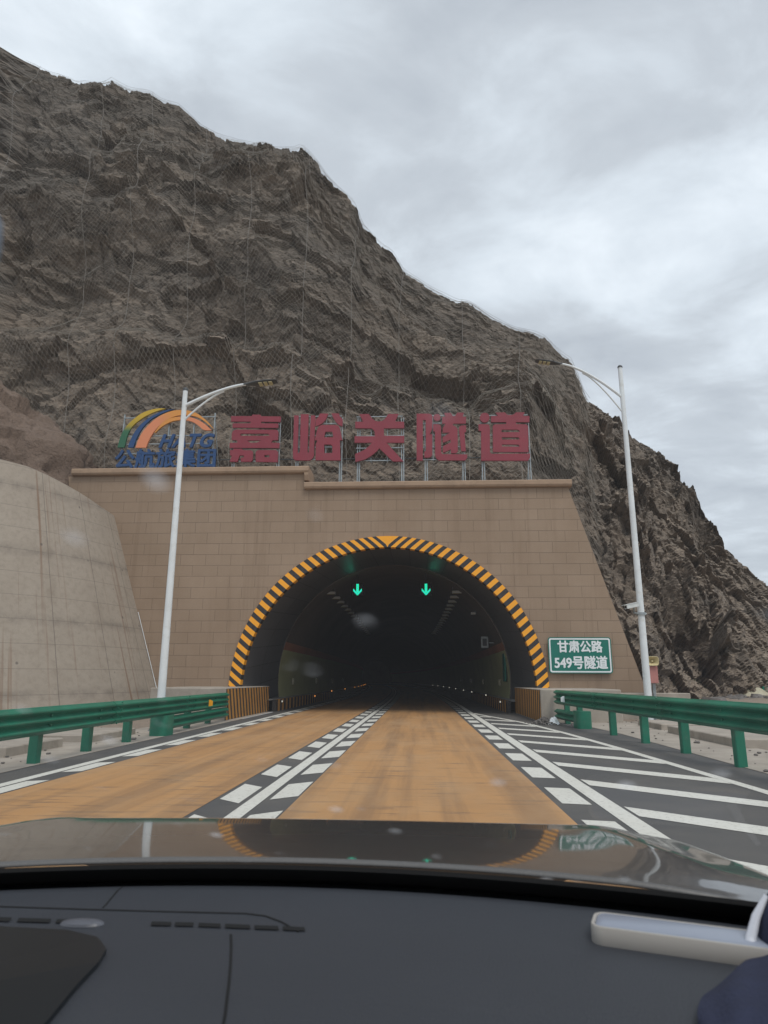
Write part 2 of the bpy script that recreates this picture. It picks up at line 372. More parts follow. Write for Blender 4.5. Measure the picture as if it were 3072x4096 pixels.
# tunnel
def panel_mat(name, c1, c2, rough, ph):
    t = NT(name); v = t.coord('UV')
    br = t.new('ShaderNodeTexBrick'); t.link(v, br.inputs['Vector']); br.inputs['Scale'].default_value = 1; br.offset = 0
    br.inputs['Brick Width'].default_value = 2.4; br.inputs['Row Height'].default_value = ph; br.inputs['Mortar Size'].default_value = .012
    br.inputs['Color1'].default_value = (*c1, 1); br.inputs['Color2'].default_value = (*c2, 1); br.inputs['Mortar'].default_value = tuple(x * .35 for x in c1) + (1,)
    c = t.mix(t.ramp(t.noise(v, 1.4, 8, .65), [(.5, 0.), (.75, .5)]), br.outputs[0], tuple(min(1, x * 1.7) for x in c1))
    t.color(c); t.set(Roughness=rough); t.bump(t.math('MULTIPLY', br.outputs['Fac'], -1), .5, .01); return t.mat
MT['hood'] = panel_mat('dark_hood_panels', (.085, .085, .09), (.115, .115, .12), .34, .78)
MT['lining'] = simple('dark_lining_coat', (.15, .122, .10), .7, 0, .2, .4)
MT['lining_green'] = simple('green_wall_enamel', (.56, .57, .30), .5, 0, .12, .5)
MT['lining_red'] = simple('orange_band_enamel', (.50, .20, .11), .5, 0, .15, .6)
MT['walkway'] = simple('walkway_concrete', (.38, .375, .365), .85, 0, .2, 1)
def emit(name, col, s):
    t = NT(name); t.color((.02, .02, .02)); t.b.inputs['Emission Color'].default_value = (*col, 1); t.b.inputs['Emission Strength'].default_value = s; return t.mat
MT['led_green'] = emit('green_led', (.01, .80, .34), 1.15); MT['led_cyan'] = emit('cyan_led', (.02, .62, .66), 1.1)
MT['stud_orange'] = emit('orange_reflector_glow', (1, .35, .08), .8); MT['stud_white'] = emit('white_reflector_glow', (1, .95, .8), .4)  # emission added to kerb reflectors, which are no lamps
MT['marker'] = simple('marker_plate_cream', (.42, .38, .27), .5, 0, .1, 5)
# car
t = NT('car_paint'); v = t.coord('Object')
c = t.mix(t.noise(v, 260, 2, .6), (.075, .070, .066), (.135, .126, .118)); t.color(c)
t.set(Metallic=.55, Roughness=.32, Coat_Weight=1.0, Coat_Roughness=.045)
dd = t.ramp(t.noise(v, 55, 8, .75), [(.62, 0.), (.74, .5)]); t.color(t.mix(dd, c, (.22, .2, .18))); MT['car_paint'] = t.mat
t = NT('dash_plastic'); v = t.coord('Object')
t.color(t.mix(t.noise(v, 4, 4, .5), (.027, .0305, .039), (.036, .040, .050))); t.set(Roughness=.55); t.bump(t.noise(v, 520, 2, .7), .7, .002); MT['dash'] = t.mat
MT['cowl'] = simple('cowl_black_plastic', (.010, .011, .012), .4, 0, .3, 8)
MT['slot'] = simple('vent_slot_black', (.003, .003, .0035), .9, 0, .1, 8)
MT['screen'] = simple('dark_screen_bezel', (.010, .013, .016), .35, 0, .2, 3)
MT['tray'] = simple('light_grey_plastic', (.40, .375, .345), .45, 0, .05, 6)
MT['tray_pad'] = simple('blue_grey_pad', (.27, .30, .37), .35, 0, .08, 6)
MT['navy'] = simple('navy_cotton', (.020, .026, .062), .9, 0, .2, 25, .5, 260)
MT['navy_shade'] = simple('navy_brim_shade', (.006, .007, .012), .95, 0, .2, 25)  # navy darkened to carry the shade below the brim
MT['headliner'] = simple('grey_headliner', (.22, .21, .2), .95, 0, .1, 9)
MT['white_trim'] = simple('white_plastic_trim', (.62, .64, .70), .4, 0, .05, 9)
MT['sensor'] = simple('sensor_cover', (.10, .105, .125), .4, 0, .1, 9)
MT['mirror_shell'] = simple('grey_mirror_shell', (.16, .18, .22), .5, 0, .1, 9)
# windscreen glass with faint dried drops and smears, plus a haze veil mixed in to lift the darks
t = NT('windscreen_glass'); v = t.coord('Object'); t.n.remove(t.b)
tr = t.new('ShaderNodeBsdfTransparent'); tr.inputs[0].default_value = (.965, .975, .97, 1)
gl = t.new('ShaderNodeBsdfGlossy'); gl.inputs['Roughness'].default_value = 0.0
lw = t.new('ShaderNodeLayerWeight'); lw.inputs['Blend'].default_value = .5
fr = t.math('ADD', t.math('MULTIPLY', t.math('POWER', lw.outputs['Facing'], 5), .45), .022)
m1 = t.new('ShaderNodeMixShader'); t.link(fr, m1.inputs[0]); t.link(tr.outputs[0], m1.inputs[1]); t.link(gl.outputs[0], m1.inputs[2])
df = t.new('ShaderNodeBsdfTranslucent'); df.inputs[0].default_value = (.8, .82, .85, 1)
vor = t.new('ShaderNodeTexVoronoi', feature='F1'); vor.inputs['Scale'].default_value = 15; vor.inputs['Randomness'].default_value = 1
t.link(t.mapping(v, (1, .8, 1)), vor.inputs['Vector'])
spn = t.math('MULTIPLY', t.ramp(vor.outputs['Distance'], [(.0, 1.), (.06, .7), (.20, 0.)]), t.ramp(t.noise(v, 9, 2, .5), [(.47, 0.), (.62, 1.)]))
haze_ = t.math('MULTIPLY', t.ramp(t.noise(t.mapping(v, (1, 1.6, 1)), 6, 5, .6), [(.25, .75), (.75, 1.)]), .019)
sm = t.math('ADD', t.math('MULTIPLY', spn, .30), haze_)
m2 = t.new('ShaderNodeMixShader'); t.link(sm, m2.inputs[0]); t.link(m1.outputs[0], m2.inputs[1]); t.link(df.outputs[0], m2.inputs[2])
t.link(m2.outputs[0], t.out.inputs[0]); MT['glass'] = t.mat

# ------------------------------------------------------------------ numpy noise for terrain
def _h(ix, iy, iz, seed):
    n_ = (ix * 73856093) ^ (iy * 19349663) ^ (iz * 83492791) ^ (seed * 2654435761 & 0x7fffffff)
    n_ = (n_ ^ (n_ >> 13)) * 1274126177 & 0x7fffffff
    return ((n_ ^ (n_ >> 16)) & 0xffffff) / float(0xffffff)
def vnoise(p, seed=0):
    i = np.floor(p).astype(np.int64); f_ = p - i; u = f_ * f_ * f_ * (f_ * (f_ * 6 - 15) + 10); o = 0
    for dx in (0, 1):
        for dy in (0, 1):
            for dz in (0, 1):
                w = (u[..., 0] if dx else 1 - u[..., 0]) * (u[..., 1] if dy else 1 - u[..., 1]) * (u[..., 2] if dz else 1 - u[..., 2])
                o = o + w * _h(i[..., 0] + dx, i[..., 1] + dy, i[..., 2] + dz, seed)
    return o * 2 - 1
def fbm(p, octs, gain=.5, seed=0, ridged=False):
    a, s, tot = 1.0, 0, 0
    for k in range(octs):
        x = vnoise(p * 2.03 ** k + 17.3 * k, seed + k)
        s = s + a * ((1 - np.abs(x)) * 2 - 1 if ridged else x); tot += a; a *= gain
    return s / tot
def facets(p, seed=0, tilt=.5):
    """Worley cells, each with its own offset and tilted plane: broken blocky rock"""
    i = np.floor(p).astype(np.int64); best = np.full(p.shape[:-1], 9.0); val = np.zeros(p.shape[:-1])
    for dx in (-1, 0, 1):
        for dy in (-1, 0, 1):
            for dz in (-1, 0, 1):
                c_ = i + np.array([dx, dy, dz])
                r_ = [_h(c_[..., 0], c_[..., 1], c_[..., 2], seed + k) for k in range(7)]
                dl = p - (c_ + np.stack(r_[:3], -1)); d = (dl ** 2).sum(-1)
                vv = (r_[3] - .5) + tilt * ((r_[4] - .5) * dl[..., 0] + (r_[5] - .5) * dl[..., 1] + (r_[6] - .5) * dl[..., 2]) * 2
                k_ = d < best; best = np.where(k_, d, best); val = np.where(k_, vv, val)
    return val

# ------------------------------------------------------------------ mountain
RIDGE = [  # direction (x/y from the road axis at the origin), rise (z-1.3)/y, distance y
 ]
def dirs(px, py):
    c_ = np.array([px * 768 / 1659. - 384, -(py * 768 / 1659. - 512), -FPX]); w = MW @ c_; return w[0] / w[1], w[2] / w[1]
_sil = [(-900, -160, 50), (-500, -60, 51), (-200, 30, 52), (0, 105, 52), (60, 140, 52), (115, 163, 52), (165, 182, 52), (205, 181, 52), (240, 192, 52), (330, 208, 52), (355, 225, 52), (390, 235, 52), (435, 275, 52),
 (475, 295, 52), (520, 312, 52), (560, 316, 52), (640, 328, 52), (652, 322, 52), (680, 352, 52), (725, 405, 52), (765, 440, 52), (785, 490, 52), (830, 535, 52), (848, 550, 52), (870, 585, 52),
 (930, 630, 52), (985, 660, 52), (1010, 662, 52), (1060, 690, 52), (1110, 712, 52), (1150, 722, 52), (1175, 735, 51), (1210, 765, 51), (1235, 785, 51), (1250, 830, 51), (1264, 866, 52), (1300, 885, 54),
 (1345, 915, 57), (1370, 945, 58), (1390, 955, 59), (1430, 990, 60), (1460, 1020, 61), (1500, 1060, 62), (1520, 1110, 63), (1545, 1140, 64), (1565, 1180, 65), (1600, 1215, 66), (1659, 1270, 68), (1750, 1340, 72), (1900, 1400, 78), (2300, 1425, 90)]
rd = np.array([(*dirs(x, y), d) for x, y, d in _sil])
NU1, NV, NB = 760, 430, 22
aa = np.concatenate([np.linspace(rd[0, 0], -.70, 40)[:-1], np.linspace(-.70, .74, NU1), np.linspace(.74, rd[-1, 0], 30)[1:]])
ridge_y = np.interp(aa, rd[:, 0], rd[:, 2]); ridge_z = CAMH + np.interp(aa, rd[:, 0], rd[:, 1]) * ridge_y
foot_y = np.interp(aa, [-2, -.56, .16, .24, .31, .40, .5, .74, 1.5], [28.5, 28.5, 28.5, 28.2, 29, 36, 44, 50, 60])
foot_z = np.interp(aa, [-2, -.56, .15, .165, .225, .26, 2], [7.6, 8.0, 7.8, 7.0, 1.0, -.6, -.6])
tt = np.linspace(0, 1, NV)
T = tt[None, :]
g = .92 * T + .08 * T ** 3 + .035 * np.sin(T * 9.5 + aa[:, None] * 2.5) * np.sin(np.pi * T)
g = np.clip(g, 0, 1)
Y = foot_y[:, None] + (ridge_y - foot_y)[:, None] * g
Z = foot_z[:, None] + (ridge_z - foot_z)[:, None] * T
X = aa[:, None] * Y
P = np.stack([X, Y, Z], -1)
# strata dip down to the right
ca, sa = math.cos(R(33)), math.sin(R(33))
Q = np.stack([X * ca - Z * sa, Y, X * sa + Z * ca], -1)
Qs = Q * np.array([.62, 1.0, 1.25])
warp = np.stack([fbm(P / 7.0 + k * 9.1, 3, .5, 40 + k) for k in range(3)], -1)
right_rock = np.clip((aa - .2) / .1, 0, 1)[:, None]
cb_, sb_ = math.cos(R(68)), math.sin(R(68))
Q2 = np.stack([X * cb_ + Z * sb_, Y, -X * sb_ + Z * cb_], -1) * np.array([.55, 1.0, 1.15])
big = fbm(P / 11.0 + warp * .25, 2, .5, 1) * 1.8 + fbm(Qs / 5.5 + warp * .5, 2, .5, 5, True) * .5
def rocky(q_, s0):
    return facets(q_ / 5.6 + warp * .3, 3 + s0, 1.0) * 2.1, facets(q_ / 2.3 + warp * .3, 11 + s0, 1.3) * .80 + facets(q_ / .95 + warp * .4, 23 + s0, 1.4) * .46
(ra, rb), (rc, re_) = rocky(Qs, 0), rocky(Q2, 50)
crag = ra * (1 - right_rock) + rc * right_rock; small = rb * (1 - right_rock) + re_ * right_rock
f4 = facets(P / .38 + warp * .6, 71, 1.4) * .15
bl = np.clip(.75 + 1.0 * fbm(P / 13.0 + 5, 2, .5, 77), .4, 1.0)
bl = np.maximum(bl, right_rock * .62)
low = np.clip((Z - 9) / 7, 0, 1)
bl = bl * np.maximum(low * .7 + .3, right_rock)
fine = fbm(Qs / 1.1, 3, .55, 9, True) * .09 + fbm(P / .45, 3, .55, 31) * .04
D_ = big + bl * crag; D_small = bl * small + f4 * (.4 + .6 * bl) + fine
ledge = np.exp(-((Z - (15.5 - .16 * X)) / 1.1) ** 2) * (X < 12) * 1.3 + np.exp(-((Z - (24 - .3 * X)) / 1.2) ** 2) * .9 * (X < 2)
D_ = D_ + ledge
fade = np.minimum(1, T / .07) * np.minimum(1, (1 - T) / .24 + .07)
fade = np.where((aa > .2)[:, None], np.minimum(1, T / .03 + .25) * np.minimum(1, (1 - T) / .16 + .17), fade)
small_hill = np.clip((ridge_z - 2) / 14, .22, 1)[:, None]
D_ = (D_ * fade + D_small * np.minimum(np.minimum(1, T / .05), np.minimum(1, (1 - T) / .05 + .55))) * small_hill
PD = P + D_[..., None] * np.array([0, -.86, .42])
back = []
for k in range(1, NB + 1):
    b_ = PD[:, -1].copy(); s_ = k / NB
    b_[:, 1] += 46 * s_; b_[:, 0] *= 1 + .5 * s_; b_[:, 2] -= 9 * s_ + .3
    b_[:, 2] = b_[:, 2] + fbm(b_ / 6.0, 3, .5, 3) * .5 * min(1, k / 4)
    back.append(b_)
PA = np.concatenate([PD, np.stack(back, 1)], 1)
NC, NR = PA.shape[:2]
def grid_mesh(name, PA, mat, parent=None, smooth=True, uv=None):
    NC, NR = PA.shape[:2]
    me = bpy.data.meshes.new(name); nv = NC * NR
    me.vertices.add(nv); me.vertices.foreach_set('co', PA.reshape(-1).astype(np.float32))
    ii, jj = np.meshgrid(np.arange(NC - 1), np.arange(NR - 1), indexing='ij')
    a_ = (ii * NR + jj).ravel(); F_ = np.stack([a_, a_ + NR, a_ + NR + 1, a_ + 1], 1)
    nf = len(F_); me.loops.add(nf * 4); me.polygons.add(nf)
    me.loops.foreach_set('vertex_index', F_.ravel().astype(np.int32))
    me.polygons.foreach_set('loop_start', np.arange(0, nf * 4, 4, dtype=np.int32))
    me.polygons.foreach_set('loop_total', np.full(nf, 4, dtype=np.int32))
    me.polygons.foreach_set('use_smooth', np.full(nf, smooth))
    if uv is not None:
        ul = me.uv_layers.new(name='UVMap'); ul.data.foreach_set('uv', uv.reshape(-1, 2)[F_.ravel()].ravel().astype(np.float32))
    me.materials.append(mat); me.update(calc_edges=True); me.validate()
    o = bpy.data.objects.new(name, me); COL.objects.link(o)
    if parent: adopt(o, parent)
    return o
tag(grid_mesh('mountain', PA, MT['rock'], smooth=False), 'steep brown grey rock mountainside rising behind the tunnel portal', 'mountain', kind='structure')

# rockfall net draped over the slope
def blur(A, r, ax):
    k = np.ones(2 * r + 1) / (2 * r + 1)
    return np.apply_along_axis(lambda m: np.convolve(np.pad(m, r, mode='edge'), k, mode='valid'), ax, A)
def maxf(A, r, ax):
    o_ = A.copy()
    for k in range(1, r + 1):
        for sg in (1, -1):
            b_ = np.roll(A, sg * k, ax); o_ = np.maximum(o_, b_)
    return o_
Dn = np.maximum(blur(blur(maxf(maxf(D_, 3, 0), 3, 1), 6, 0), 6, 1), D_) + .05
PN = P + Dn[..., None] * np.array([0, -.86, .42]) + np.array([0, -.03, .05])
seg = np.linalg.norm(np.diff(P, axis=1), axis=2); Hl = seg.sum(1)
ti = np.concatenate([np.zeros((NC, 1)), np.cumsum(seg, 1)], 1)
def sample(a, L):
    """point of the draped net at direction a and slope length L; nan outside"""
    ci = np.interp(a, aa, np.arange(NC)); c0 = np.clip(ci.astype(int), 0, NC - 2); fc = (ci - c0)[..., None]
    hl = np.interp(a, aa, Hl); ok = (L >= 0) & (L <= hl)
    rr = np.clip(L / hl, 0, 1) * (NV - 1); r0 = np.clip(rr.astype(int), 0, NV - 2); fr_ = (rr - r0)[..., None]
    p = (PN[c0, r0] * (1 - fc) + PN[c0 + 1, r0] * fc) * (1 - fr_) + (PN[c0, r0 + 1] * (1 - fc) + PN[c0 + 1, r0 + 1] * fc) * fr_
    return p, ok
net = thing('rockfall_net', 'wire rockfall net draped over the mountainside above the portal', 'safety net', (0, 40, 8))
MA = 46.0; A0, A1 = -.72, .265; SP = .36; ST = .50
V_, F2 = [], []; base = 0
offs = [np.array([.007, -.002, .0]), np.array([-.0035, -.002, .006]), np.array([-.0035, -.002, -.006])]
for sgn in (1, -1):
    Lmax = Hl.max(); span = (A1 - A0) * MA
    c0s = np.arange(-Lmax if sgn > 0 else 0, span if sgn > 0 else span + Lmax, SP)
    for c0 in c0s:
        s_ = np.arange(0, Lmax, ST); am = c0 + sgn * s_
        k_ = (am >= 0) & (am <= span)
        if k_.sum() < 3: continue
        s_ = s_[k_]; am = am[k_]
        a_ = A0 + am / MA; p, ok = sample(a_, s_)
        # ragged lower border on the right, and a few torn gaps
        ok &= ~((a_ > .235) & (s_ < 6)) & (s_ > .8)
        p = p + np.stack([fbm(p / 1.7, 2, .5, 61), fbm(p / 1.7, 2, .5, 62) * .3, fbm(p / 1.7, 2, .5, 63)], -1) * .10
        idx = np.nonzero(ok)[0]
        if len(idx) < 2: continue
        n_ = len(p); vv = np.stack([p + o_ for o_ in offs], 1).reshape(-1, 3); V_.append(vv)
        i_ = idx[:-1][np.diff(idx) == 1]
        for j in range(3):
            j2 = (j + 1) % 3
            F2.append(np.stack([base + i_ * 3 + j, base + i_ * 3 + j2, base + (i_ + 1) * 3 + j2, base + (i_ + 1) * 3 + j], 1))
        base += n_ * 3
VV = np.concatenate(V_); FF = np.concatenate(F2)
me = bpy.data.meshes.new('wire_mesh'); me.vertices.add(len(VV)); me.vertices.foreach_set('co', (VV - np.array([0, 40, 8])).ravel().astype(np.float32))
me.loops.add(len(FF) * 4); me.polygons.add(len(FF)); me.loops.foreach_set('vertex_index', FF.ravel().astype(np.int32))
me.polygons.foreach_set('loop_start', np.arange(0, len(FF) * 4, 4, dtype=np.int32)); me.polygons.foreach_set('loop_total', np.full(len(FF), 4, dtype=np.int32))
me.materials.append(MT['wire']); me.update(calc_edges=True)
o = bpy.data.objects.new('wire_mesh', me); COL.objects.link(o); o.parent = net
for x_ in (20, 188, 300, 425, 545, 665, 770, 870, 1000, 1110):
    a_ = dirs(x_, 600)[0]; hl = np.interp(a_, aa, Hl); L = np.linspace(1.0, hl * .995, 70)
    am = a_ + .004 * np.sin(L / 9 + x_) - .0018 * (hl - L) / 12
    p, ok = sample(am, L); p = p + np.array([0, -.12, .05])
    for _ in range(3): p[1:-1] = (p[:-2] + p[1:-1] * 2 + p[2:]) / 4
    MB().tube([tuple(q_) for q_ in p], .013, 5).build('support_rope', MT['rust_cable'], net)
hor = [sample(np.array([A0 + (A1 - A0) * k / 120]), np.array([np.interp(A0 + (A1 - A0) * k / 120, aa, Hl) * .985]))[0][0] + np.array([0, -.15, .12]) for k in range(121)]
MB().tube([tuple(q_) for q_ in hor], .009, 5).build('top_rope', MT['rust_cable'], net)

# outcrop of sprayed soil left of the portal
u_ = np.linspace(0, 2 * math.pi, 150); w_ = np.linspace(-.25, math.pi / 2, 80)
uu, ww = np.meshgrid(u_, w_, indexing='ij')
S_ = np.stack([np.cos(ww) * np.cos(uu), np.cos(ww) * np.sin(uu), np.sin(ww)], -1)
Po = S_ * np.array([7.1, 4.4, 8.4]) + np.array([-20.1, 26.6, 4.9])
do = fbm(Po / 3.2, 3, .5, 91) * .9 + fbm(Po / 1.8, 3, .5, 92, True) * .55 + fbm(Po / .5, 3, .5, 95) * .14 + facets(Po / 1.7, 97, .8) * .5
do[-1] = do[0]
Po = Po + S_ * do[..., None]
tag(grid_mesh('rock_outcrop', Po, MT['soil_rock']), 'pinkish brown sprayed rock mound above the concrete wing wall', 'rock', kind='structure')

# ------------------------------------------------------------------ ground, road, markings
def bend(y): return -max(0.0, y - 32.0) ** 2 / 2300.0
def strip_pts(x0, x1, y0, y1, z, step=4.0):
    n_ = max(1, int(math.ceil((y1 - y0) / step))); L = []
    for k in range(n_ + 1):
        y = y0 + (y1 - y0) * k / n_; a_ = x0(y) if callable(x0) else x0; b_ = x1(y) if callable(x1) else x1
        L.append([(a_ + bend(y), y, z), (b_ + bend(y), y, z)])
    return L
def strip(mb, x0, x1, y0, y1, z, mi=0, step=4.0): return mb.loft(strip_pts(x0, x1, y0, y1, z, step), closed=False, cap=False, mi=mi)
gv = MB(); gv.add([(-1500, -60, -.12), (1500, -60, -.12), (1500, 24, -.12), (-1500, 24, -.12), (6.5, 24, -.12), (1500, 3000, -.12), (6.5, 3000, -.12), (-8, 24, -.12), (-1500, 3000, -.12), (-8, 3000, -.12)],
                  [(0, 1, 2, 4, 7, 3), (4, 2, 5, 6), (3, 7, 9, 8)])
tag(gv.build('ground', MT['ground']), 'dusty brown ground around the road', 'ground', kind='structure')
# uneven dusty verges beyond the shoulders
def verge(name, x0, x1, y0, y1, hf, lab):
    xs = np.linspace(x0, x1, 70); ys = np.linspace(y0, y1, 150); xx, yy = np.meshgrid(xs, ys, indexing='ij')
    p = np.stack([xx, yy, xx * 0], -1); zz_ = hf(xx, yy) + fbm(p / 1.5, 4, .5, 8) * .07 + fbm(p / .35, 2, .5, 18) * .02
    p[..., 2] = zz_; tag(grid_mesh(name, p, MT['ground']), lab, 'ground', kind='structure')
verge('verge', -16, -7.0, -2, 25.8, lambda x, y: -.02 + .10 * np.clip((-7.2 - x) / 1.5, 0, 1), 'sandy strip between the left guardrail and the concrete wing wall')
verge('verge', 6.2, 30, -2, 52, lambda x, y: -.04 + .08 * np.clip((x - 6.8) / 2, 0, 1) + .5 * np.clip((x - 9.5) / 8, 0, 1) * np.clip((y - 16) / 14, 0, 1), 'dusty stony strip behind the right guardrail')
mb = MB(); strip(mb, -5.85, lambda y: 4.95 if y < 18 else 4.95 - .07 * (y - 18) if y < 27 else 4.32 if y < 40 else 4.3, -12, 27.9, 0.0, step=1.0); strip(mb, -6.9, 4.5, 27.9, 205, 0.0)
tag(mb.build('road', MT['asphalt']), 'dark asphalt road running into the tunnel', 'road', kind='structure')
mb = MB(); strip(mb, -7.4, -5.85, -12, 27.8, .006, step=1.5); tag(mb.build('pavement', MT['concrete_pale']), 'pale concrete shoulder under the left guardrail', 'pavement', kind='structure')
mb = MB(); strip(mb, lambda y: 4.95 if y < 18 else 4.95 - .07 * (y - 18), 6.6, -12, 25.9, .006, step=1.0); tag(mb.build('pavement', MT['concrete_pale']), 'pale concrete shoulder under the right guardrail', 'pavement', kind='structure')
mb = MB(); strip(mb, -4.79, -2.28, -12, 150, .004); strip(mb, -1.37, 1.44, -12, 150, .004)
tag(mb.build('lane_surfacing', MT['ochre']), 'ochre coloured coating on both traffic lanes', 'road surface', kind='structure')
mb = MB()
strip(mb, -5.27, -5.11, -12, 150, .005); strip(mb, -1.885, -1.725, -12, 150, .005); strip(mb, 1.89, 2.09, -12, 150, .005)
y = -10.05
while y < 110:
    b0 = bend(y)
    def dash(x0, x1, sl):
        mb.add([(x0 + b0, y, .005), (x1 + b0, y + sl, .005), (x1 + b0, y + 1.12 + sl, .005), (x0 + b0, y + 1.12, .005)], [(0, 1, 2, 3)])
    dash(-5.07, -4.83, .12); dash(-2.22, -1.945, -.25); dash(-1.665, -1.39, .25); dash(1.52, 1.82, -.06)
    y += 2.0
# hatched area on the right with its outer line
def outer(yy): return float(np.interp(yy, [-12, 6, 9, 14, 18, 22.2, 27.4, 29], [4.3, 4.28, 4.2, 3.95, 3.68, 3.25, 2.22, 2.1]))
strip(mb, lambda yy: outer(yy) - .16, outer, -12, 28, .005, step=1.0)
for k in range(-6, 11):
    y0 = 7.55 + 2.0 * k
    if y0 > 26.2: break
    x1 = 3.0
    for _ in range(20): x1 = outer(y0 - .93 * (x1 - 2.13)) - .16
    if x1 < 2.3: continue
    ye = y0 - .93 * (x1 - 2.13)
    mb.add([(2.13, y0 - .26, .005), (x1, ye - .26, .005), (x1, ye + .26, .005), (2.13, y0 + .26, .005)], [(0, 1, 2, 3)])
tag(mb.build('road_markings', MT['road_paint']), 'white lane lines, slow-down dashes and hatching painted on the road', 'road markings', kind='structure')

# ------------------------------------------------------------------ portal
PY = 26.0; CX_, CZ = -1.22, .76; RO, RI = 5.95, 5.51
portal = thing('tunnel_portal', 'tan panelled tunnel portal with black and yellow striped arch', 'tunnel portal', (CX_, PY, 0))
def arc(r, n_=96, cz=CZ, cx=CX_, z0=-.4):
    pts = [(cx + r, z0)]
    for k in range(n_ + 1):
        a_ = math.pi * k / n_; pts.append((cx + r * math.cos(a_), cz + r * math.sin(a_)))
    pts.append((cx - r, z0)); return pts
hole = arc(RO - .2)
wall_o = [(-14.6, -.4), (8.62, -.4), (5.86, 8.62), (-4.56, 8.62), (-4.56, 9.29), (-14.6, 9.29)]
# facing with the opening cut as one outline
out = [(-14.6, -.4), (-14.6, 9.29), (-4.56, 9.29), (-4.56, 8.62), (5.86, 8.62), (8.62, -.4)] + hole
plate('facing_wall', [out], PY, PY + 1.25, MT['portal'], portal)
def coping(x0, x1, z0, z1, endr=0):
    prof = [(PY - .16, z0 + .03), (PY - .20, z0 + .10), (PY - .20, z1 - .03), (PY - .17, z1), (PY + 1.4, z1 + .01), (PY + 1.4, z0 + .003), (PY - .06, z0 + .003)]
    m = MB(); m.loft([[(x, a_, b_) for a_, b_ in prof] for x in np.linspace(x0, x1, 9)])
    return m
m = coping(-14.1, -4.38, 9.29, 9.575)
m.prism([(PY - .20, 9.20), (PY - .20, 9.30), (PY + 1.3, 9.30), (PY + 1.3, 9.0), (PY - .12, 9.0)], 'x', -4.545, -4.38)
m.build('coping', MT['coping'], portal)
coping(-4.54, 5.98, 8.62, 8.90).build('coping', MT['coping'], portal)
# striped arch ring
m = MB(); NS = 27; phimax = R(98)
def ring_pt(sgn, phi, r): return (CX_ + sgn * r * math.sin(phi), CZ + r * math.cos(phi))
def skew(phi, r):
    s_ = max(.35, abs(math.sin(phi + R(40)))); ct = math.cos(phi + R(40)) / s_
    return phi + (r - (RO + RI) / 2) * max(-1.2, min(1.2, ct)) / ((RO + RI) / 2)
bounds = [phimax * k / (2 * NS) for k in range(2 * NS + 1)]
yf, yb = PY - .06, PY + .3
for sgn in (1, -1):
    for k in range(2 * NS):
        p0, p1 = bounds[k], bounds[k + 1]; rr = np.linspace(RI, RO, 5); quad = []
        for r in rr:
            f0 = max(0, skew(p0, r)) if k else 0.0; f1_ = max(0, skew(p1, r)); f1_ = max(f1_, f0 + 1e-4)
            quad.append((ring_pt(sgn, f0, r), ring_pt(sgn, f1_, r)))
        v_ = []; f_ = []
        for (a_, b_) in quad: v_ += [(a_[0], yf, a_[1]), (b_[0], yf, b_[1])]
        for j in range(4): f_.append((2 * j, 2 * j + 1, 2 * j + 3, 2 * j + 2))
        # rims
        (a0, b0), (a1, b1) = quad[0], quad[-1]; q0 = len(v_)
        v_ += [(a0[0], yb, a0[1]), (b0[0], yb, b0[1]), (a1[0], yb, a1[1]), (b1[0], yb, b1[1])]
        f_ += [(0, q0, q0 + 1, 1), (8, 9, q0 + 3, q0 + 2)]
        m.add(v_, f_, 0 if k % 2 == 0 else 1)
m.build('arch_ring', [MT['yellow'], MT['black']], portal)
# dark panelled hood between ring and lining
LY, LZ, LR, LX = 32.2, 1.23, 5.36, -1.23
nseg = 72; rings = []; uvr = []
for k in range(13):
    s_ = k / 12; y_ = PY + .25 + (LY - PY - .25) * s_; r = RI + .02 + (LR - RI - .02) * s_; cz = CZ + (LZ - CZ) * s_; rings.append([]); uvr.append([])
    for j in range(nseg + 1):
        a_ = R(-14) + R(208) * j / nseg; rings[-1].append((CX_ + r * math.cos(a_), y_, max(cz + r * math.sin(a_), -.1))); uvr[-1].append((y_ * .4 + .37, a_ * 5.5))
grid_mesh('arch_hood', np.array(rings), MT['hood'], portal, uv=np.array(uvr))

# ------------------------------------------------------------------ tunnel
tun = thing('tunnel', 'dark two lane tunnel bore with green lower walls behind the portal', 'tunnel', (CX_, LY, 0))
ys = [LY + .0 + 4.0 * k for k in range(43)]
def bore(name, angs, mat, dr=0.0):
    g_ = np.array([[(LX + (LR + dr) * math.cos(a_) + bend(y_), y_, LZ + (LR + dr) * math.sin(a_)) for a_ in angs] for y_ in ys])
    return grid_mesh(name, g_, mat, tun)
a1, a2 = math.asin((2.62 - LZ) / LR), math.asin((2.98 - LZ) / LR); am_ = math.asin((-.2 - LZ) / LR)
bore('vault', np.linspace(a2, math.pi - a2, 49), MT['lining'])
for lo, hi in ((am_, a1), (math.pi - a1, math.pi - am_)): bore('green_wall_panel', np.linspace(lo, hi, 9), MT['lining_green'])
for lo, hi in ((a1, a2), (math.pi - a2, math.pi - a1)): bore('orange_band', np.linspace(lo, hi, 3), MT['lining_red'])
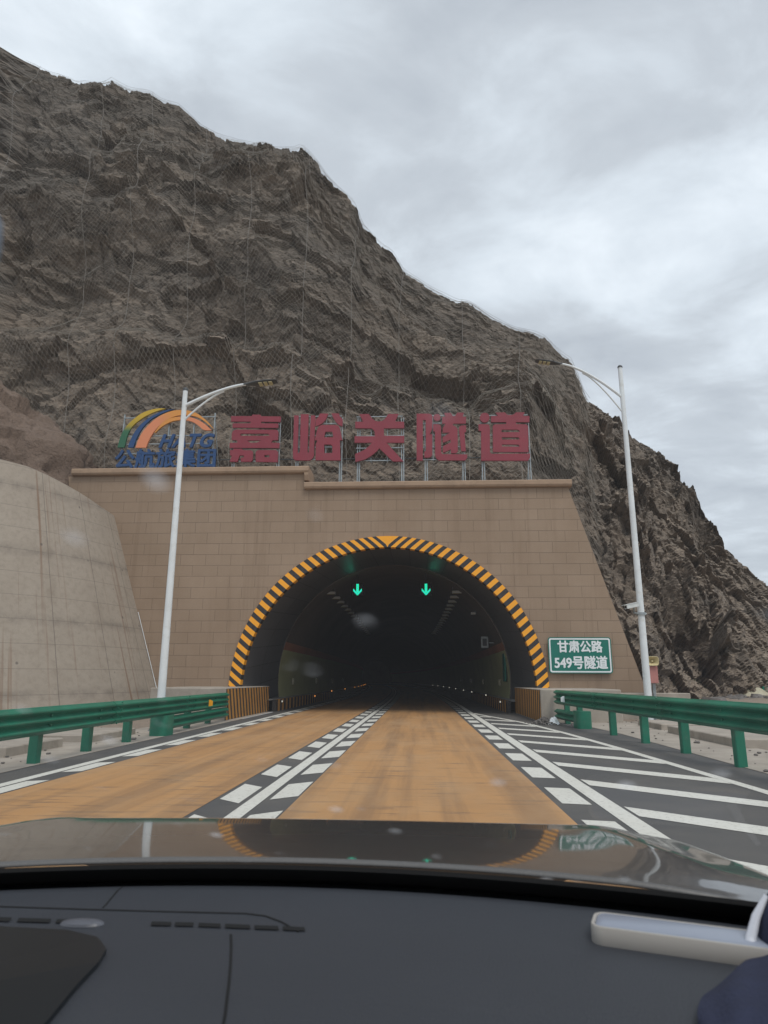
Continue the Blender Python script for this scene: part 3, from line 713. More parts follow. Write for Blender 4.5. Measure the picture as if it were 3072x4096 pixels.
# annular step at the start of the lining
m = MB(); m.loft([[(LX + r * math.cos(a_), LY - .01 if r < LR + .01 else LY + .01, LZ + r * math.sin(a_)) for a_ in np.linspace(am_, math.pi - am_, 60)] for r in (LR - .03, LR + .3)], closed=False, cap=False); m.build('lining_edge', MT['lining'], tun)
m = MB(); yE = ys[-1]; m.add([(LX + bend(yE) + 5.6 * math.cos(a_), yE, LZ + 5.6 * math.sin(a_)) for a_ in np.linspace(-.4, math.pi + .4, 40)], [list(range(40))]); m.build('far_end', MT['lining'], tun)
for x0, x1 in ((-7.0, -5.98), (3.6, 4.6)):
    m = MB(); strip(m, x0, x1, 28.0, ys[-1], .45); m.build('walkway', MT['walkway'], tun)
def kerb(x0, x1, face, lab):
    m = MB(); y_ = 28.4; k = 0
    while y_ < ys[-1]:
        L = .42 if y_ < 46 else 6.0; mi = (k % 2) if y_ < 46 else 2
        b0, b1 = bend(y_), bend(y_ + L)
        v_ = [(x0 + b0, y_, 0.0), (x1 + b0, y_, 0.0), (x1 + b1, y_ + L, 0.0), (x0 + b1, y_ + L, 0.0)]; v_ += [(a_, b_, .46) for a_, b_, c_ in v_]
        m.add(v_, [(4, 5, 6, 7), (0, 1, 5, 4), (1, 2, 6, 5), (2, 3, 7, 6), (3, 0, 4, 7)], mi); y_ += L; k += 1
    o = m.build('kerb', [MT['black_block'], MT['ochre_block'], MT['walkway']]); tag(o, lab, 'kerb', kind='structure'); return o
kerb(-6.0, -5.85, 1, 'striped kerb along the left tunnel walkway'); kerb(3.46, 3.61, -1, 'striped kerb along the right tunnel walkway')
# striped concrete end blocks
def end_block(x_face, x_out, y0, y1, sgn, lab):
    e = thing('concrete_block', lab, 'concrete block', ((x_face + x_out) / 2, y0, 0), 'striped concrete blocks at the tunnel mouth')
    MB().bbox(min(x_face, x_out), max(x_face, x_out), y0, y1, -.05, 1.0, .025).build('block_body', MT['concrete_pale'], e)
    m = MB(); y_ = y0 - .7; st_ = .40
    k = 0
    while y_ < y1 + .1:
        w = .22 * (1 + .012 * (y_ - y0)); ln = .45
        def cl_(yv): return max(y0 + .03, min(y1 - .03, yv))
        v_ = []; nn = 7; okk = False
        for j in range(nn):
            z_ = .015 + .955 * j / (nn - 1); yy = y_ + ln * (1 - j / (nn - 1)); a_, b_ = cl_(yy), cl_(yy + w); v_ += [(x_face + sgn * .004, a_, z_), (x_face + sgn * .004, b_, z_)]; okk |= b_ - a_ > .01
        if okk: m.add(v_, [(2 * j, 2 * j + 1, 2 * j + 3, 2 * j + 2) for j in range(nn - 1)], 0)
        y_ += st_ * (1 + .012 * (y_ - y0)); k += 1
    m.build('yellow_stripes', MT['ochre_block'], e)
    m = MB(); m.add([(x_face + sgn * .002, a_, b_) for a_, b_ in ((y0 + .02, .012), (y1 - .02, .012), (y1 - .02, .978), (y0 + .02, .978))], [(0, 1, 2, 3)]); m.build('black_paint', MT['black_block'], e)
    return e
end_block(-6.14, -8.6, 22.0, 28.4, 1, 'black and yellow striped concrete block at the left side of the tunnel mouth')
end_block(3.78, 6.3, 22.4, 28.4, -1, 'black and yellow striped concrete block below the green road sign')

# tunnel lane signals
def signal(x, lab):
    e = thing('lane_signal', lab, 'lane signal', (x, 33.2, 5.5), 'lane signals hanging in the tunnel mouth')
    MB().bbox(x - .30, x + .30, 33.16, 33.34, 5.24, 5.86, .02).build('housing', MT['rubber'], e)
    m = MB(); m.tube([(x, 33.25, 5.86), (x, 33.25, 6.5)], .03, 8); m.box(x - .1, x + .1, 33.2, 33.3, 6.42, 6.5); m.build('hanger', MT['dark_grey'], e)
    m = MB()
    def led(cx, cz, mi): m.box(x + cx - .017, x + cx + .017, 33.145, 33.162, cz - .017, cz + .017, mi)
    for i in range(10):
        for j in range(3): led(-.042 + .042 * j, 5.80 - .042 * i, 0 if j != 1 else 1)
    for i in range(5):
        for j in range(3):
            for sg in (1, -1): led(sg * (.022 + .042 * i), 5.29 + .046 * i + .042 * j, (i + j) % 2)
    m.build('arrow', [MT['led_green'], MT['led_cyan']], e); return e
signal(-3.02, 'green down arrow signal over the left lane of the tunnel'); signal(.33, 'green down arrow signal over the right lane of the tunnel')

# rows of unlit tunnel lights
def tunnel_light_proto():
    e = thing('tunnel_light', 'x', 'tunnel light', (0, 0, 0), 'unlit lights along the tunnel vault')
    MB().bbox(-.24, .24, -.10, .10, -.07, .05, .015).build('housing', MT['cctv'], e)
    MB().box(-.2, .2, -.08, .08, -.082, -.0705).build('lens', MT['glass_lens'], e)
    m = MB(); m.tube([(-.2, 0, .32), (-.2, 0, .07), (.2, 0, .07), (.2, 0, .3)], .018, 6); m.build('bracket', MT['steel'], e); return e
pl_ = tunnel_light_proto(); first = True
for sx, zz_, nm in ((-4.42, 5.47, 'left'), (1.86, 5.5, 'right')):
    for k in range(16):
        y_ = 33.8 + 2.1 * k; o = pl_ if first else copy_tree(pl_); first = False
        o.location = (sx + bend(y_), y_, zz_)
        o['label'] = ('first unlit light of the %s row in the tunnel vault, nearest the mouth' % nm) if k == 0 else 'small unlit light in the %s row receding into the dark tunnel' % nm
        if k: o['group'] = 'receding lights of the %s row' % nm
# kerb reflectors with an added glow of their own, and wall markers
def stud(x, y_, z_, mat, lab, grp):
    m = MB(); m.bbox(x - .04, x + .04, y_ - .025, y_ + .025, z_ - .05, z_ + .05, .008, 0); m.box(x - .025, x + .025, y_ - .03, y_ - .0255, z_ - .032, z_ + .032, 1)
    tag(m.build('road_stud', [MT['dark_grey'], mat]), lab, 'road stud', grp)
for k, y_ in enumerate((29.6, 39, 47, 57, 69, 76, 83, 90, 97, 105)):
    stud(-5.83 + bend(y_), y_, .36 if y_ < 40 else .5, MT['stud_white'] if k == 0 else MT['stud_orange'], 'pale reflector stud with added glow at the near end of the left striped kerb' if k == 0 else 'tiny orange reflector with added glow along the left kerb inside the tunnel', None if k == 0 else 'orange glowing reflectors along the left kerb')
for k, y_ in enumerate((30.6, 37, 46, 53, 61, 69, 77, 86, 95)):
    stud(3.44 + bend(y_), y_, .36 if y_ < 34 else .5, MT['stud_white'], 'pale reflector stud with added glow at the near end of the right striped kerb' if k == 0 else 'tiny white reflector with added glow along the right kerb inside the tunnel', None if k == 0 else 'white glowing reflectors along the right kerb')
for k, y_ in enumerate((35.5, 44, 53, 62)):
    for x_, sd_ in ((-6.48, 'left'), (4.0, 'right')):
        m = MB(); m.bbox(x_ + bend(y_) - .06, x_ + bend(y_) + .06, y_ - .02, y_ + .02, 1.0, 1.3, .008)
        tag(m.build('wall_marker', MT['marker']), 'small cream marker plate on the %s green tunnel wall' % sd_, 'marker plate', 'marker plates on the %s tunnel wall' % sd_)
e = thing('cabinet', 'small grey box on the right wall inside the tunnel', 'electrical box', (3.3, 35.6, 3.1))
MB().bbox(3.12, 3.5, 35.45, 35.6, 2.85, 3.42, .015).build('box_body', MT['steel'], e); MB().box(3.2, 3.42, 35.44, 35.4495, 2.95, 3.32).build('box_door', MT['dark_grey'], e)
MB().bbox(3.28, 3.9, 35.6, 35.7, 3.08, 3.14, .01).build('bracket', MT['steel'], e)
e = thing('cabinet', 'tall dark green niche door in the right tunnel wall', 'niche door', (3.95, 33.5, 1.3))
MB().bbox(3.97, 4.06, 33.1, 33.8, 1.2, 2.5, .01).build('door_leaf', MT['green_sign'], e); MB().bbox(3.955, 3.98, 33.65, 33.72, 1.8, 1.9, .004).build('handle', MT['steel'], e)
e = thing('cabinet', 'small camera bracket high on the right tunnel vault', 'camera', (2.75, 35, 4.6))
MB().bbox(2.62, 2.86, 34.9, 35.15, 4.5, 4.6, .01).build('camera_body', MT['cctv'], e); MB().tube([(2.75, 35.05, 4.6), (3.0, 35.05, 4.75)], .02, 6).build('bracket', MT['steel'], e)

# ------------------------------------------------------------------ wing wall (battered cone)
WX, WY, WR, WK = -9.63 - 9.5, 26.0, 9.5, .34
an = np.radians(np.linspace(-.2, 112, 120)); ztop = np.interp(np.degrees(an), [-1, 0, 5, 9, 18, 29, 35, 43, 60, 112], [7.55, 7.6, 7.68, 7.75, 8.03, 8.35, 8.5, 8.55, 8.4, 7.5])
zs = np.linspace(0, 1, 50); g_ = np.zeros((120, 50, 3)); uv = np.zeros((120, 50, 2))
for i in range(120):
    z_ = -.2 + (ztop[i] + .2) * zs; r = WR - WK * z_
    g_[i] = np.stack([WX + r * math.cos(an[i]), WY - r * math.sin(an[i]), z_], 1); uv[i] = np.stack([np.full(50, an[i] * 9.0 + .3), z_ * 1.056 + .35 + .05 * an[i]], 1)
ww_ = thing('retaining_wall', 'curved pale concrete wing wall with formwork lines and rust streaks', 'retaining wall', (-12, 22, 0))
grid_mesh('wall_face', g_, MT['wing'], ww_, uv=uv)
m = MB(); m.loft([[tuple(g_[i, -1]), tuple(g_[i, -1] + np.array([0, 0, .015])), (WX + (WR - WK * ztop[i] - .5) * math.cos(an[i]), WY - (WR - WK * ztop[i] - .5) * math.sin(an[i]), ztop[i] + .012)] for i in range(120)], closed=False, cap=False)
m.build('wall_top', MT['concrete_pale'], ww_)
m = MB(); m.tube([(g_[0, k, 0] + .05, 25.93, g_[0, k, 2]) for k in range(1, 28, 3)], .014, 6); m.build('joint_pipe', MT['white_paint'], ww_)

# ------------------------------------------------------------------ rooftop signs
SY = 26.75
def px2(zx, zy, ox, oy, sc):    # traced outline of a letter, laid out in the plane of the sign in metres
    a_, b_ = dirs((ox + zx * sc) * 1659 / 3072., (oy + zy * sc) * 1659 / 3072.); return (a_ * SY, CAMH + b_ * SY)
def shape(polys, ox, oy, sc): return [[px2(x, y_, ox, oy, sc) for x, y_ in pl] for pl in polys]
def circ(cx, cy, r, n_=28): return [(cx + r * math.cos(2 * math.pi * k / n_), cy + r * math.sin(2 * math.pi * k / n_)) for k in range(n_)]
CH = []
CH.append(('red sign character at the left end of the row, with a stacked wide top', 0, [
 [(118, 118), (343, 118), (343, 103), (433, 103), (433, 120), (650, 122), (647, 180), (440, 178), (440, 196), (624, 198), (622, 244), (133, 242), (135, 196), (328, 196), (328, 178), (118, 176)],
 [(165, 262), (600, 264), (618, 272), (624, 290), (620, 375), (562, 377), (545, 402), (637, 404), (633, 460), (102, 458), (103, 405), (189, 403), (178, 377), (124, 374), (127, 305), (138, 278)],
 [(218, 306), (512, 306), (527, 318), (527, 329), (218, 329)], [(288, 379), (440, 379), (395, 403), (327, 403)],
 [(107, 482), (143, 482), (143, 466), (240, 468), (240, 483), (335, 485), (352, 500), (350, 585), (332, 606), (222, 606), (222, 565), (252, 562), (256, 540), (212, 538), (186, 607), (103, 605), (128, 540), (107, 538)],
 [(405, 482), (600, 482), (621, 500), (617, 610), (382, 607), (380, 505)], [(475, 534), (530, 535), (528, 560), (475, 558)]], 880, 1620, .3737))
CH.append(('red sign character second in the row, with three tall prongs', 0, [
 [(793, 110), (840, 112), (830, 500), (834, 516), (848, 512), (856, 490), (864, 98), (947, 98), (936, 500), (944, 514), (952, 500), (972, 110), (1019, 112), (1005, 545), (985, 575), (960, 592), (805, 590), (782, 570), (780, 500)],
 [(1072, 90), (1157, 92), (1135, 150), (1100, 190), (1060, 216), (1021, 228), (1022, 160), (1050, 130)], [(1192, 88), (1272, 90), (1282, 120), (1312, 150), (1311, 226), (1275, 218), (1240, 180), (1212, 135)],
 [(1090, 212), (1235, 213), (1265, 222), (1283, 250), (1310, 376), (1283, 376), (1290, 592), (1022, 590), (1025, 420), (1042, 378), (1014, 376), (1040, 260), (1060, 225)],
 [(1128, 285), (1203, 286), (1212, 345), (1113, 345)], [(1115, 422), (1185, 422), (1203, 440), (1202, 512), (1115, 515)]], 880, 1620, .3737))
CH.append(('red sign character in the middle of the row, with spread legs', 0, [
 [(207, 97), (308, 95), (345, 145), (380, 170), (410, 176), (450, 172), (480, 150), (518, 95), (625, 95), (588, 176), (686, 178), (688, 247), (470, 249), (470, 328), (688, 330), (687, 403), (498, 403), (680, 603), (567, 603), (420, 462), (392, 495), (330, 545), (265, 583), (165, 608), (160, 525), (250, 485), (310, 440), (340, 403), (155, 403), (156, 333), (372, 333), (370, 280), (340, 250), (162, 247), (163, 178), (248, 178)]], 1360, 1620, .3737))
CH.append(('red sign character fourth in the row, with a narrow left stem and small dot', 0, [
 [(820, 92), (950, 92), (978, 100), (990, 125), (988, 255), (957, 315), (988, 312), (988, 535), (970, 556), (940, 562), (903, 562), (905, 498), (920, 490), (917, 160), (886, 158), (887, 595), (820, 595)], circ(1038, 132, 38),
 [(998, 205), (1050, 205), (1074, 214), (1083, 240), (1083, 505), (1095, 525), (1362, 528), (1362, 560), (1340, 592), (1060, 592), (1030, 570), (1018, 530), (1016, 283), (998, 280)],
 [(1115, 83), (1185, 83), (1202, 112), (1217, 122), (1235, 112), (1255, 80), (1327, 82), (1310, 125), (1350, 126), (1348, 198), (1212, 200), (1205, 215), (1235, 228), (1258, 255), (1262, 490), (1245, 515), (1188, 515), (1187, 475), (1100, 513), (1102, 440), (1185, 400), (1183, 370), (1100, 405), (1098, 345), (1170, 300), (1172, 295), (1098, 295), (1100, 245), (1130, 200), (1093, 198), (1095, 128), (1130, 125)],
 [(1300, 218), (1350, 218), (1350, 288), (1333, 290), (1347, 495), (1297, 492), (1278, 300), (1272, 250), (1282, 230)]], 1360, 1620, .3737))
CH.append(('red sign character at the right end of the row, with a round dot', 0, [
 circ(907, 134, 52), [(840, 205), (930, 205), (955, 215), (962, 250), (963, 505), (978, 522), (1392, 520), (1393, 560), (1370, 595), (868, 595), (868, 275), (842, 275)],
 [(1023, 80), (1120, 78), (1150, 105), (1185, 106), (1218, 100), (1240, 78), (1335, 78), (1315, 116), (1387, 118), (1385, 182), (1243, 182), (1243, 205), (1350, 206), (1372, 225), (1376, 503), (995, 502), (993, 225), (1010, 207), (1135, 205), (1138, 182), (975, 182), (975, 118), (1050, 116)],
 [(1087, 263), (1260, 263), (1278, 276), (1278, 290), (1087, 290)], [(1090, 344), (1265, 344), (1278, 355), (1278, 369), (1090, 369)], [(1092, 421), (1265, 423), (1278, 435), (1278, 446), (1092, 444)]], 1600, 1620, .3737))
for i, (lab, _, polys, ox, oy, sc) in enumerate(CH):
    pl = shape(polys, ox, oy, sc); xs = [p[0] for q_ in pl for p in q_]; zs_ = [p[1] for q_ in pl for p in q_]
    x0, x1, z0, z1 = min(xs), max(xs), min(zs_), max(zs_); zb = 9.585 if i == 0 else 8.91
    e = thing('rooftop_character', lab, 'sign character', ((x0 + x1) / 2, SY, zb), 'red characters standing on the portal')
    plate('character_face', pl, SY, SY + .09, MT['red_letter'], e)
    if i == 1: zb = 8.91
    m = MB()
    for px_ in ((x0 + .12, x1 - .12) if i != 3 else (x0 + .35, x1 - .18)):
        zbb = 9.585 if px_ < -4.35 else 8.91
        for dx in (0, .09): m.box(px_ - .02 + dx, px_ + .02 + dx, SY + .16, SY + .20, zbb, z1 - .12)
        m.tube([(px_, SY + .2, z0 + .25), (px_ + .03, SY + .6, zbb)], .022, 4); m.tube([(px_ + .08, SY + .2, z0 + .1), (px_ - .1, SY + .6, zbb)], .018, 4)
    for f_ in (.04, .30, .55, .80, .96):
        zz_ = z0 + (z1 - z0) * f_; m.box(x0 + .06, x1 - .06, SY + .10, SY + .14, zz_ - .018, zz_ + .018)
    for f_ in (.33, .66):
        xx_ = x0 + (x1 - x0) * f_; m.box(xx_ - .016, xx_ + .016, SY + .14, SY + .16, z0 + .02, z1 - .1)
    m.build('support_frame', MT['steel'], e)
# logo sign
lg = thing('logo_sign', 'rainbow arc logo sign with blue lettering standing on the left of the portal', 'logo sign', (-10, SY, 9.58))
ZL = (440, 1600, .2773)
def grad(name, stops, axis_vec, lo, hi):
    t = NT(name); v = t.coord('Object'); s_ = t.new('ShaderNodeVectorMath', operation='DOT_PRODUCT'); t.link(v, s_.inputs[0]); s_.inputs[1].default_value = axis_vec
    f_ = t.math('DIVIDE', t.math('SUBTRACT', s_.outputs['Value'], lo), hi - lo, clamp=True); c_ = t.ramp(f_, stops)
    t.color(t.mix(t.math('MULTIPLY', t.noise(v, 2, 5, .6), .15), c_, (.2, .15, .1))); t.set(Roughness=.5); return t.mat
lgl = np.array([-10, SY, 9.58])
zc = px2(240, 400, *ZL)[1]
g1 = grad('green_to_yellow_sheet', [(0., (.008, .115, .055)), (.35, (.012, .13, .055)), (.6, (.42, .30, .012)), (1., (.55, .36, .02))], (0, 0, 1), px2(0, 560, *ZL)[1], px2(0, 240, *ZL)[1])
xa = px2(420, 500, *ZL); xb = px2(1150, 160, *ZL)
g2 = grad('salmon_to_orange_sheet', [(.42, (.70, .24, .11)), (.72, (.68, .28, .05))], (1, 0, .8), xa[0] + .8 * xa[1], xb[0] + .8 * xb[1])
xa = px2(700, 360, *ZL); xb = px2(1350, 400, *ZL)
g3 = grad('orange_to_salmon_sheet', [(.35, (.68, .28, .05)), (.7, (.70, .24, .11))], (1, 0, 0), xa[0], xb[0])
arcs = [([(107, 683), (150, 520), (220, 390), (330, 280), (450, 190), (580, 140), (700, 117), (800, 122), (700, 150), (560, 205), (450, 270), (345, 350), (285, 430), (240, 530), (207, 683)], g1),
        ([(255, 683), (300, 560), (360, 450), (440, 350), (540, 270), (650, 205), (780, 148), (920, 130), (840, 158), (720, 205), (600, 270), (510, 350), (440, 440), (380, 550), (337, 683)], MT['blue_letter']),
        ([(365, 688), (410, 560), (480, 440), (580, 330), (700, 235), (850, 165), (980, 140), (1115, 145), (1240, 180), (1340, 250), (1430, 330), (1500, 425), (1420, 350), (1330, 280), (1240, 235), (1115, 217), (980, 220), (860, 260), (750, 330), (660, 420), (590, 520), (540, 620), (520, 688)], g2),
        ([(640, 465), (720, 360), (800, 290), (900, 250), (1000, 238), (1110, 238), (1220, 262), (1320, 310), (1400, 370), (1468, 437), (1350, 437), (1290, 380), (1210, 320), (1110, 290), (980, 288), (880, 310), (780, 360), (700, 420), (650, 475)], g3)]
def smooth_poly(p, n_=2):
    # Chaikin corner cutting that keeps sharp tips
    for _ in range(n_):
        q_ = []
        for k in range(len(p)):
            a_, b_, c_ = np.array(p[k - 1]), np.array(p[k]), np.array(p[(k + 1) % len(p)])
            d1, d2 = (b_ - a_) / (np.linalg.norm(b_ - a_) + 1e-9), (c_ - b_) / (np.linalg.norm(c_ - b_) + 1e-9)
            if d1 @ d2 < .6: q_.append(tuple(b_))
            else: q_ += [tuple(b_ * .75 + a_ * .25), tuple(b_ * .75 + c_ * .25)]
        p = q_
    return p
for pl, mt in arcs: plate('logo_arc', shape([smooth_poly(pl)], *ZL), SY, SY + .09, mt, None)
for o in [o for o in bpy.data.objects if o.name.startswith('logo_arc')]:
    o.parent = lg; o.location = -Vector(lg.location)
    # gradients read object coordinates = world metres because the mesh keeps world positions
def LT(body, a_, b_, name, bold, shear=0, space=1.0):
    x0, z1 = px2(*a_, *ZL); x1, z0 = px2(*b_, *ZL); return lettering(name, body, x0, x1, z0, z1, SY, SY + .09, MT['blue_letter'], lg, bold, shear, space)
LT('HATG', (722, 498), (1490, 672), 'latin_lettering', .030, .32, 1.12)
LT('公航旅集团', (88, 716), (1505, 964), 'chinese_lettering', .026, 0, 1.0)
m = MB(); A_ = px2(195, 190, *ZL); B_ = px2(1500, 215, *ZL); zb = 9.585
for x_ in (A_[0], px2(840, 300, *ZL)[0], px2(1200, 300, *ZL)[0], B_[0]):
    zt = A_[1] if x_ in (A_[0], B_[0]) else px2(0, 290, *ZL)[1]
    m.box(x_ - .025, x_ + .025, SY + .14, SY + .19, zb, zt); m.tube([(x_ + .02, SY + .19, zt - .4), (x_ + .16, SY + .75, zb)], .02, 4)
for zy in (250, 515, 630, 765, 860, 945):
    z_ = px2(0, zy, *ZL)[1]; m.box(A_[0], B_[0], SY + .10, SY + .135, z_ - .02, z_ + .02)
m.build('support_frame', MT['steel'], lg)
o = MB().tube([(-8.9, SY + .7, 10.42), (-4, SY + .7, 10.38), (4.4, SY + .7, 10.36)], .025, 6).build('conduit', MT['dark_grey']); tag(o, 'thin dark pipe running behind all the red characters', 'pipe')
m = MB(); m.tube([(-4.3, SY + .5, 9.28), (4.6, SY + .5, 9.2)], .025, 6)
for x_ in (-4.2, -2, .2, 2.4, 4.5): m.box(x_ - .02, x_ + .02, SY + .48, SY + .52, 8.91, 9.24)
tag(m.build('conduit', MT['dark_grey']), 'low dark rail along the top of the right coping', 'rail')

# green road sign on the portal
e = thing('road_sign', 'green road sign with white border fixed to the portal wall', 'road sign', (5.9, 25.9, 2.1))
X0, X1, Z0, Z1 = 4.74, 7.03, 1.52, 2.82
def rr_(x0, x1, z0, z1, r, n_=6):
    p = []
    for cx, cz, a0 in ((x1 - r, z0 + r, -90), (x1 - r, z1 - r, 0), (x0 + r, z1 - r, 90), (x0 + r, z0 + r, 180)):
        for k in range(n_ + 1): a_ = R(a0 + 90 * k / n_); p.append((cx + r * math.cos(a_), cz + r * math.sin(a_)))
    return p
plate('sign_plate', [rr_(X0, X1, Z0, Z1, .09)], 25.86, 25.885, MT['green_sign'], e)
plate('sign_border', [rr_(X0 + .035, X1 - .035, Z0 + .035, Z1 - .035, .07), rr_(X0 + .085, X1 - .085, Z0 + .085, Z1 - .085, .045)], 25.855, 25.8595, MT['white_sheet'], e)
lettering('sign_lettering', '甘肃公路', 5.09, 6.70, 2.28, 2.69, 25.853, 25.8595, MT['white_sheet'], e, .014)
lettering('sign_lettering', '549号隧道', 4.95, 6.85, 1.69, 2.14, 25.853, 25.8595, MT['white_sheet'], e, .014)
m = MB(); [m.box(X0 + .3 + k * 1.5, X0 + .36 + k * 1.5, 25.885, 26.0, Z0 + .1, Z1 - .1) for k in range(2)]; m.build('bracket', MT['steel'], e)

# ------------------------------------------------------------------ street lamps
def lamp(x, y_, h, sgn, reach, rise, za, zb_, lab, r0=.115, r1=.07):
    e = thing('street_lamp', lab, 'street lamp', (x, y_, 0), 'white street lamps')
    m = MB(); n_ = 14; m.tube([(x, y_, .03 + (h - .03) * k / n_) for k in range(n_ + 1)], [r0 + (r1 - r0) * k / n_ for k in range(n_ + 1)], 16); o = m.build('pole', MT['white_paint'], e); shade_auto(o)
    m = MB(); m.tube([(x, y_, h), (x, y_, h + .05), (x, y_, h + .09), (x, y_, h + .11)], [r1 + .012, r1 + .012, r1 * .7, .01], 14); shade_auto(m.build('cap', MT['dark_grey'], e))
    m = MB(); m.box(x - .2, x + .2, y_ - .2, y_ + .2, .03, .055)
    for dx, dy in ((1, 1), (1, -1), (-1, 1), (-1, -1)):
        m.tube([(x + dx * .15, y_ + dy * .15, .055), (x + dx * .15, y_ + dy * .15, .12)], .02, 6)
        m.add([(x + dx * .08, y_ + dy * .08, .055), (x + dx * .19, y_ + dy * .19, .055), (x + dx * .08, y_ + dy * .08, .25), (x + dx * .085, y_ + dy * .075, .055), (x + dx * .195, y_ + dy * .185, .055), (x + dx * .085, y_ + dy * .075, .25)], [(0, 1, 2), (3, 5, 4), (0, 3, 4, 1), (1, 4, 5, 2), (2, 5, 3, 0)])
    m.build('base_plate', MT['steel'], e)
    def armz(s_): return za + rise * (1 - (1 - s_) ** 1.5)
    pts = [(x + sgn * reach * s_, y_ - .05 * s_, armz(s_)) for s_ in np.linspace(0, 1, 16)]
    shade_auto(MB().tube(pts, [.05 - .012 * k / 15 for k in range(16)], 10).build('arm', MT['white_paint'], e))
    s1 = .62; p2 = []
    for s_ in np.linspace(0, 1, 14):
        zt = armz(s1) - .04; p2.append((x + sgn * (r1 * .5 + reach * s1 * s_), y_, zb_ + (zt - zb_) * (1 - (1 - s_) ** 1.35)))
    shade_auto(MB().tube(p2, .03, 8).build('brace', MT['white_paint'], e))
    # lamp head along the arm direction
    p = Vector(pts[-1]); d = (Vector(pts[-1]) - Vector(pts[-3])).normalized(); d = Vector((d.x, 0, d.z * .7)).normalized(); u = Vector((-d.z, 0, d.x)); u = u if u.z > 0 else -u
    prof = [(-.06, .045, .04), (.05, .05, .045), (.12, .085, .05), (.3, .15, .05), (.6, .165, .042), (.82, .15, .03), (.88, .10, .015)]
    rings_ = []
    for s_, w, hh in prof:
        c_ = p + d * s_; rings_.append([tuple(c_ + Vector((0, 1, 0)) * w * math.cos(t_) + u * hh * (math.sin(t_) if math.sin(t_) > 0 else math.sin(t_) * .7)) for t_ in np.linspace(0, 2 * math.pi, 13)[:-1]])
    shade_auto(MB().loft(rings_).build('lamp_head', MT['dark_grey'], e))
    m = MB()
    for i in range(3):
        for j in range(3):
            c_ = p + d * (.42 + .14 * i) + Vector((0, -.09 + .09 * j, 0)) - u * .034
            m.add([tuple(c_ + d * a_ + Vector((0, b_, 0)) - u * q_) for q_ in (0, .014) for a_, b_ in ((-.05, -.035), (.05, -.035), (.05, .035), (-.05, .035))], [(0, 1, 2, 3), (7, 6, 5, 4), (0, 4, 5, 1), (1, 5, 6, 2), (2, 6, 7, 3), (3, 7, 4, 0)])
    m.build('led_modules', MT['glass_lens'], e)
    return e
lamp(-6.5, 17.4, 9.12, 1, 1.72, .60, 8.66, 8.25, 'white street lamp in front of the logo sign, arm reaching right', .105, .066)
lamp(7.05, 22.2, 11.85, -1, 2.05, 1.28, 10.74, 10.2, 'white street lamp right of the portal carrying a small camera', .118, .072)
# camera on the right pole
e = thing('security_camera', 'white security camera clamped to the right lamp pole', 'security camera', (6.75, 22.1, 3.5))
m = MB(); dv_ = Vector((-.93, -.32, -.22)).normalized(); c_ = Vector((6.9, 22.02, 3.62))
sd2 = dv_.cross(Vector((0, 0, 1))).normalized(); up2 = sd2.cross(dv_)
def orb(c_, L0, L1, w, h0, h1): return [[tuple(c_ + dv_ * L + sd2 * a_ + up2 * b_) for a_, b_ in ((-w, h0), (w, h0), (w, h1), (-w, h1))] for L in (L0, L1)]
m.loft(orb(c_, 0, .44, .07, -.06, .06)); m.loft(orb(c_, -.02, .52, .085, .062, .08)); m.build('camera_body', MT['cctv'], e)
MB().tube([tuple(c_ + dv_ * .43), tuple(c_ + dv_ * .455)], .045, 12).build('camera_lens', MT['rubber'], e)
m = MB(); m.tube([tuple(c_ + dv_ * .15 - up2 * .06), (6.8, 22.1, 3.36), (7.05, 22.15, 3.34)], .025, 8); m.tube([(6.9, 22.2, 3.34), (7.22, 22.2, 3.34)], .03, 8); m.tube([(7.05, 22.2, 3.3), (7.05, 22.2, 3.38)], .15, 14); m.build('bracket', MT['steel'], e)
# horn and cabinet on a post
e = thing('equipment_post', 'grey post holding a pink cabinet behind the right lamp pole', 'equipment post', (8.05, 24.5, 0))
MB().bbox(7.98, 8.08, 24.55, 24.65, 0, 1.75, .01).build('post', MT['steel'], e); MB().bbox(7.72, 8.13, 24.35, 24.6, 1.19, 1.76, .012).build('cabinet', MT['pink'], e)
e = thing('loudspeaker', 'cream horn loudspeaker on top of the pink cabinet', 'loudspeaker', (7.98, 24.45, 1.77))
m = MB(); c0 = Vector((7.98, 24.42, 1.93)); d = Vector((-.1, -1, 0)).normalized()
def sq(c_, w, h, n_=20):
    L = []
    for k in range(n_):
        t_ = 2 * math.pi * k / n_; a_ = math.copysign(abs(math.cos(t_)) ** .5, math.cos(t_)); b_ = math.copysign(abs(math.sin(t_)) ** .5, math.sin(t_)); L.append(tuple(c_ + Vector((1, -.1, 0)) * a_ * w + Vector((0, 0, 1)) * b_ * h))
    return L
m.loft([sq(c0 - d * .2, .05, .04), sq(c0 - d * .05, .07, .05), sq(c0 + d * .08, .14, .10), sq(c0 + d * .16, .2, .16), sq(c0 + d * .165, .19, .15), sq(c0 + d * .08, .12, .085), sq(c0 - d * .02, .05, .04)], cap=True); shade_auto(m.build('horn_bell', MT['horn'], e))
MB().tube([tuple(c0 + d * -.02), tuple(c0 + d * .1)], [.045, .03], 12).build('horn_driver', MT['horn'], e); MB().box(7.93, 8.03, 24.44, 24.54, 1.762, 1.9).build('bracket', MT['steel'], e)

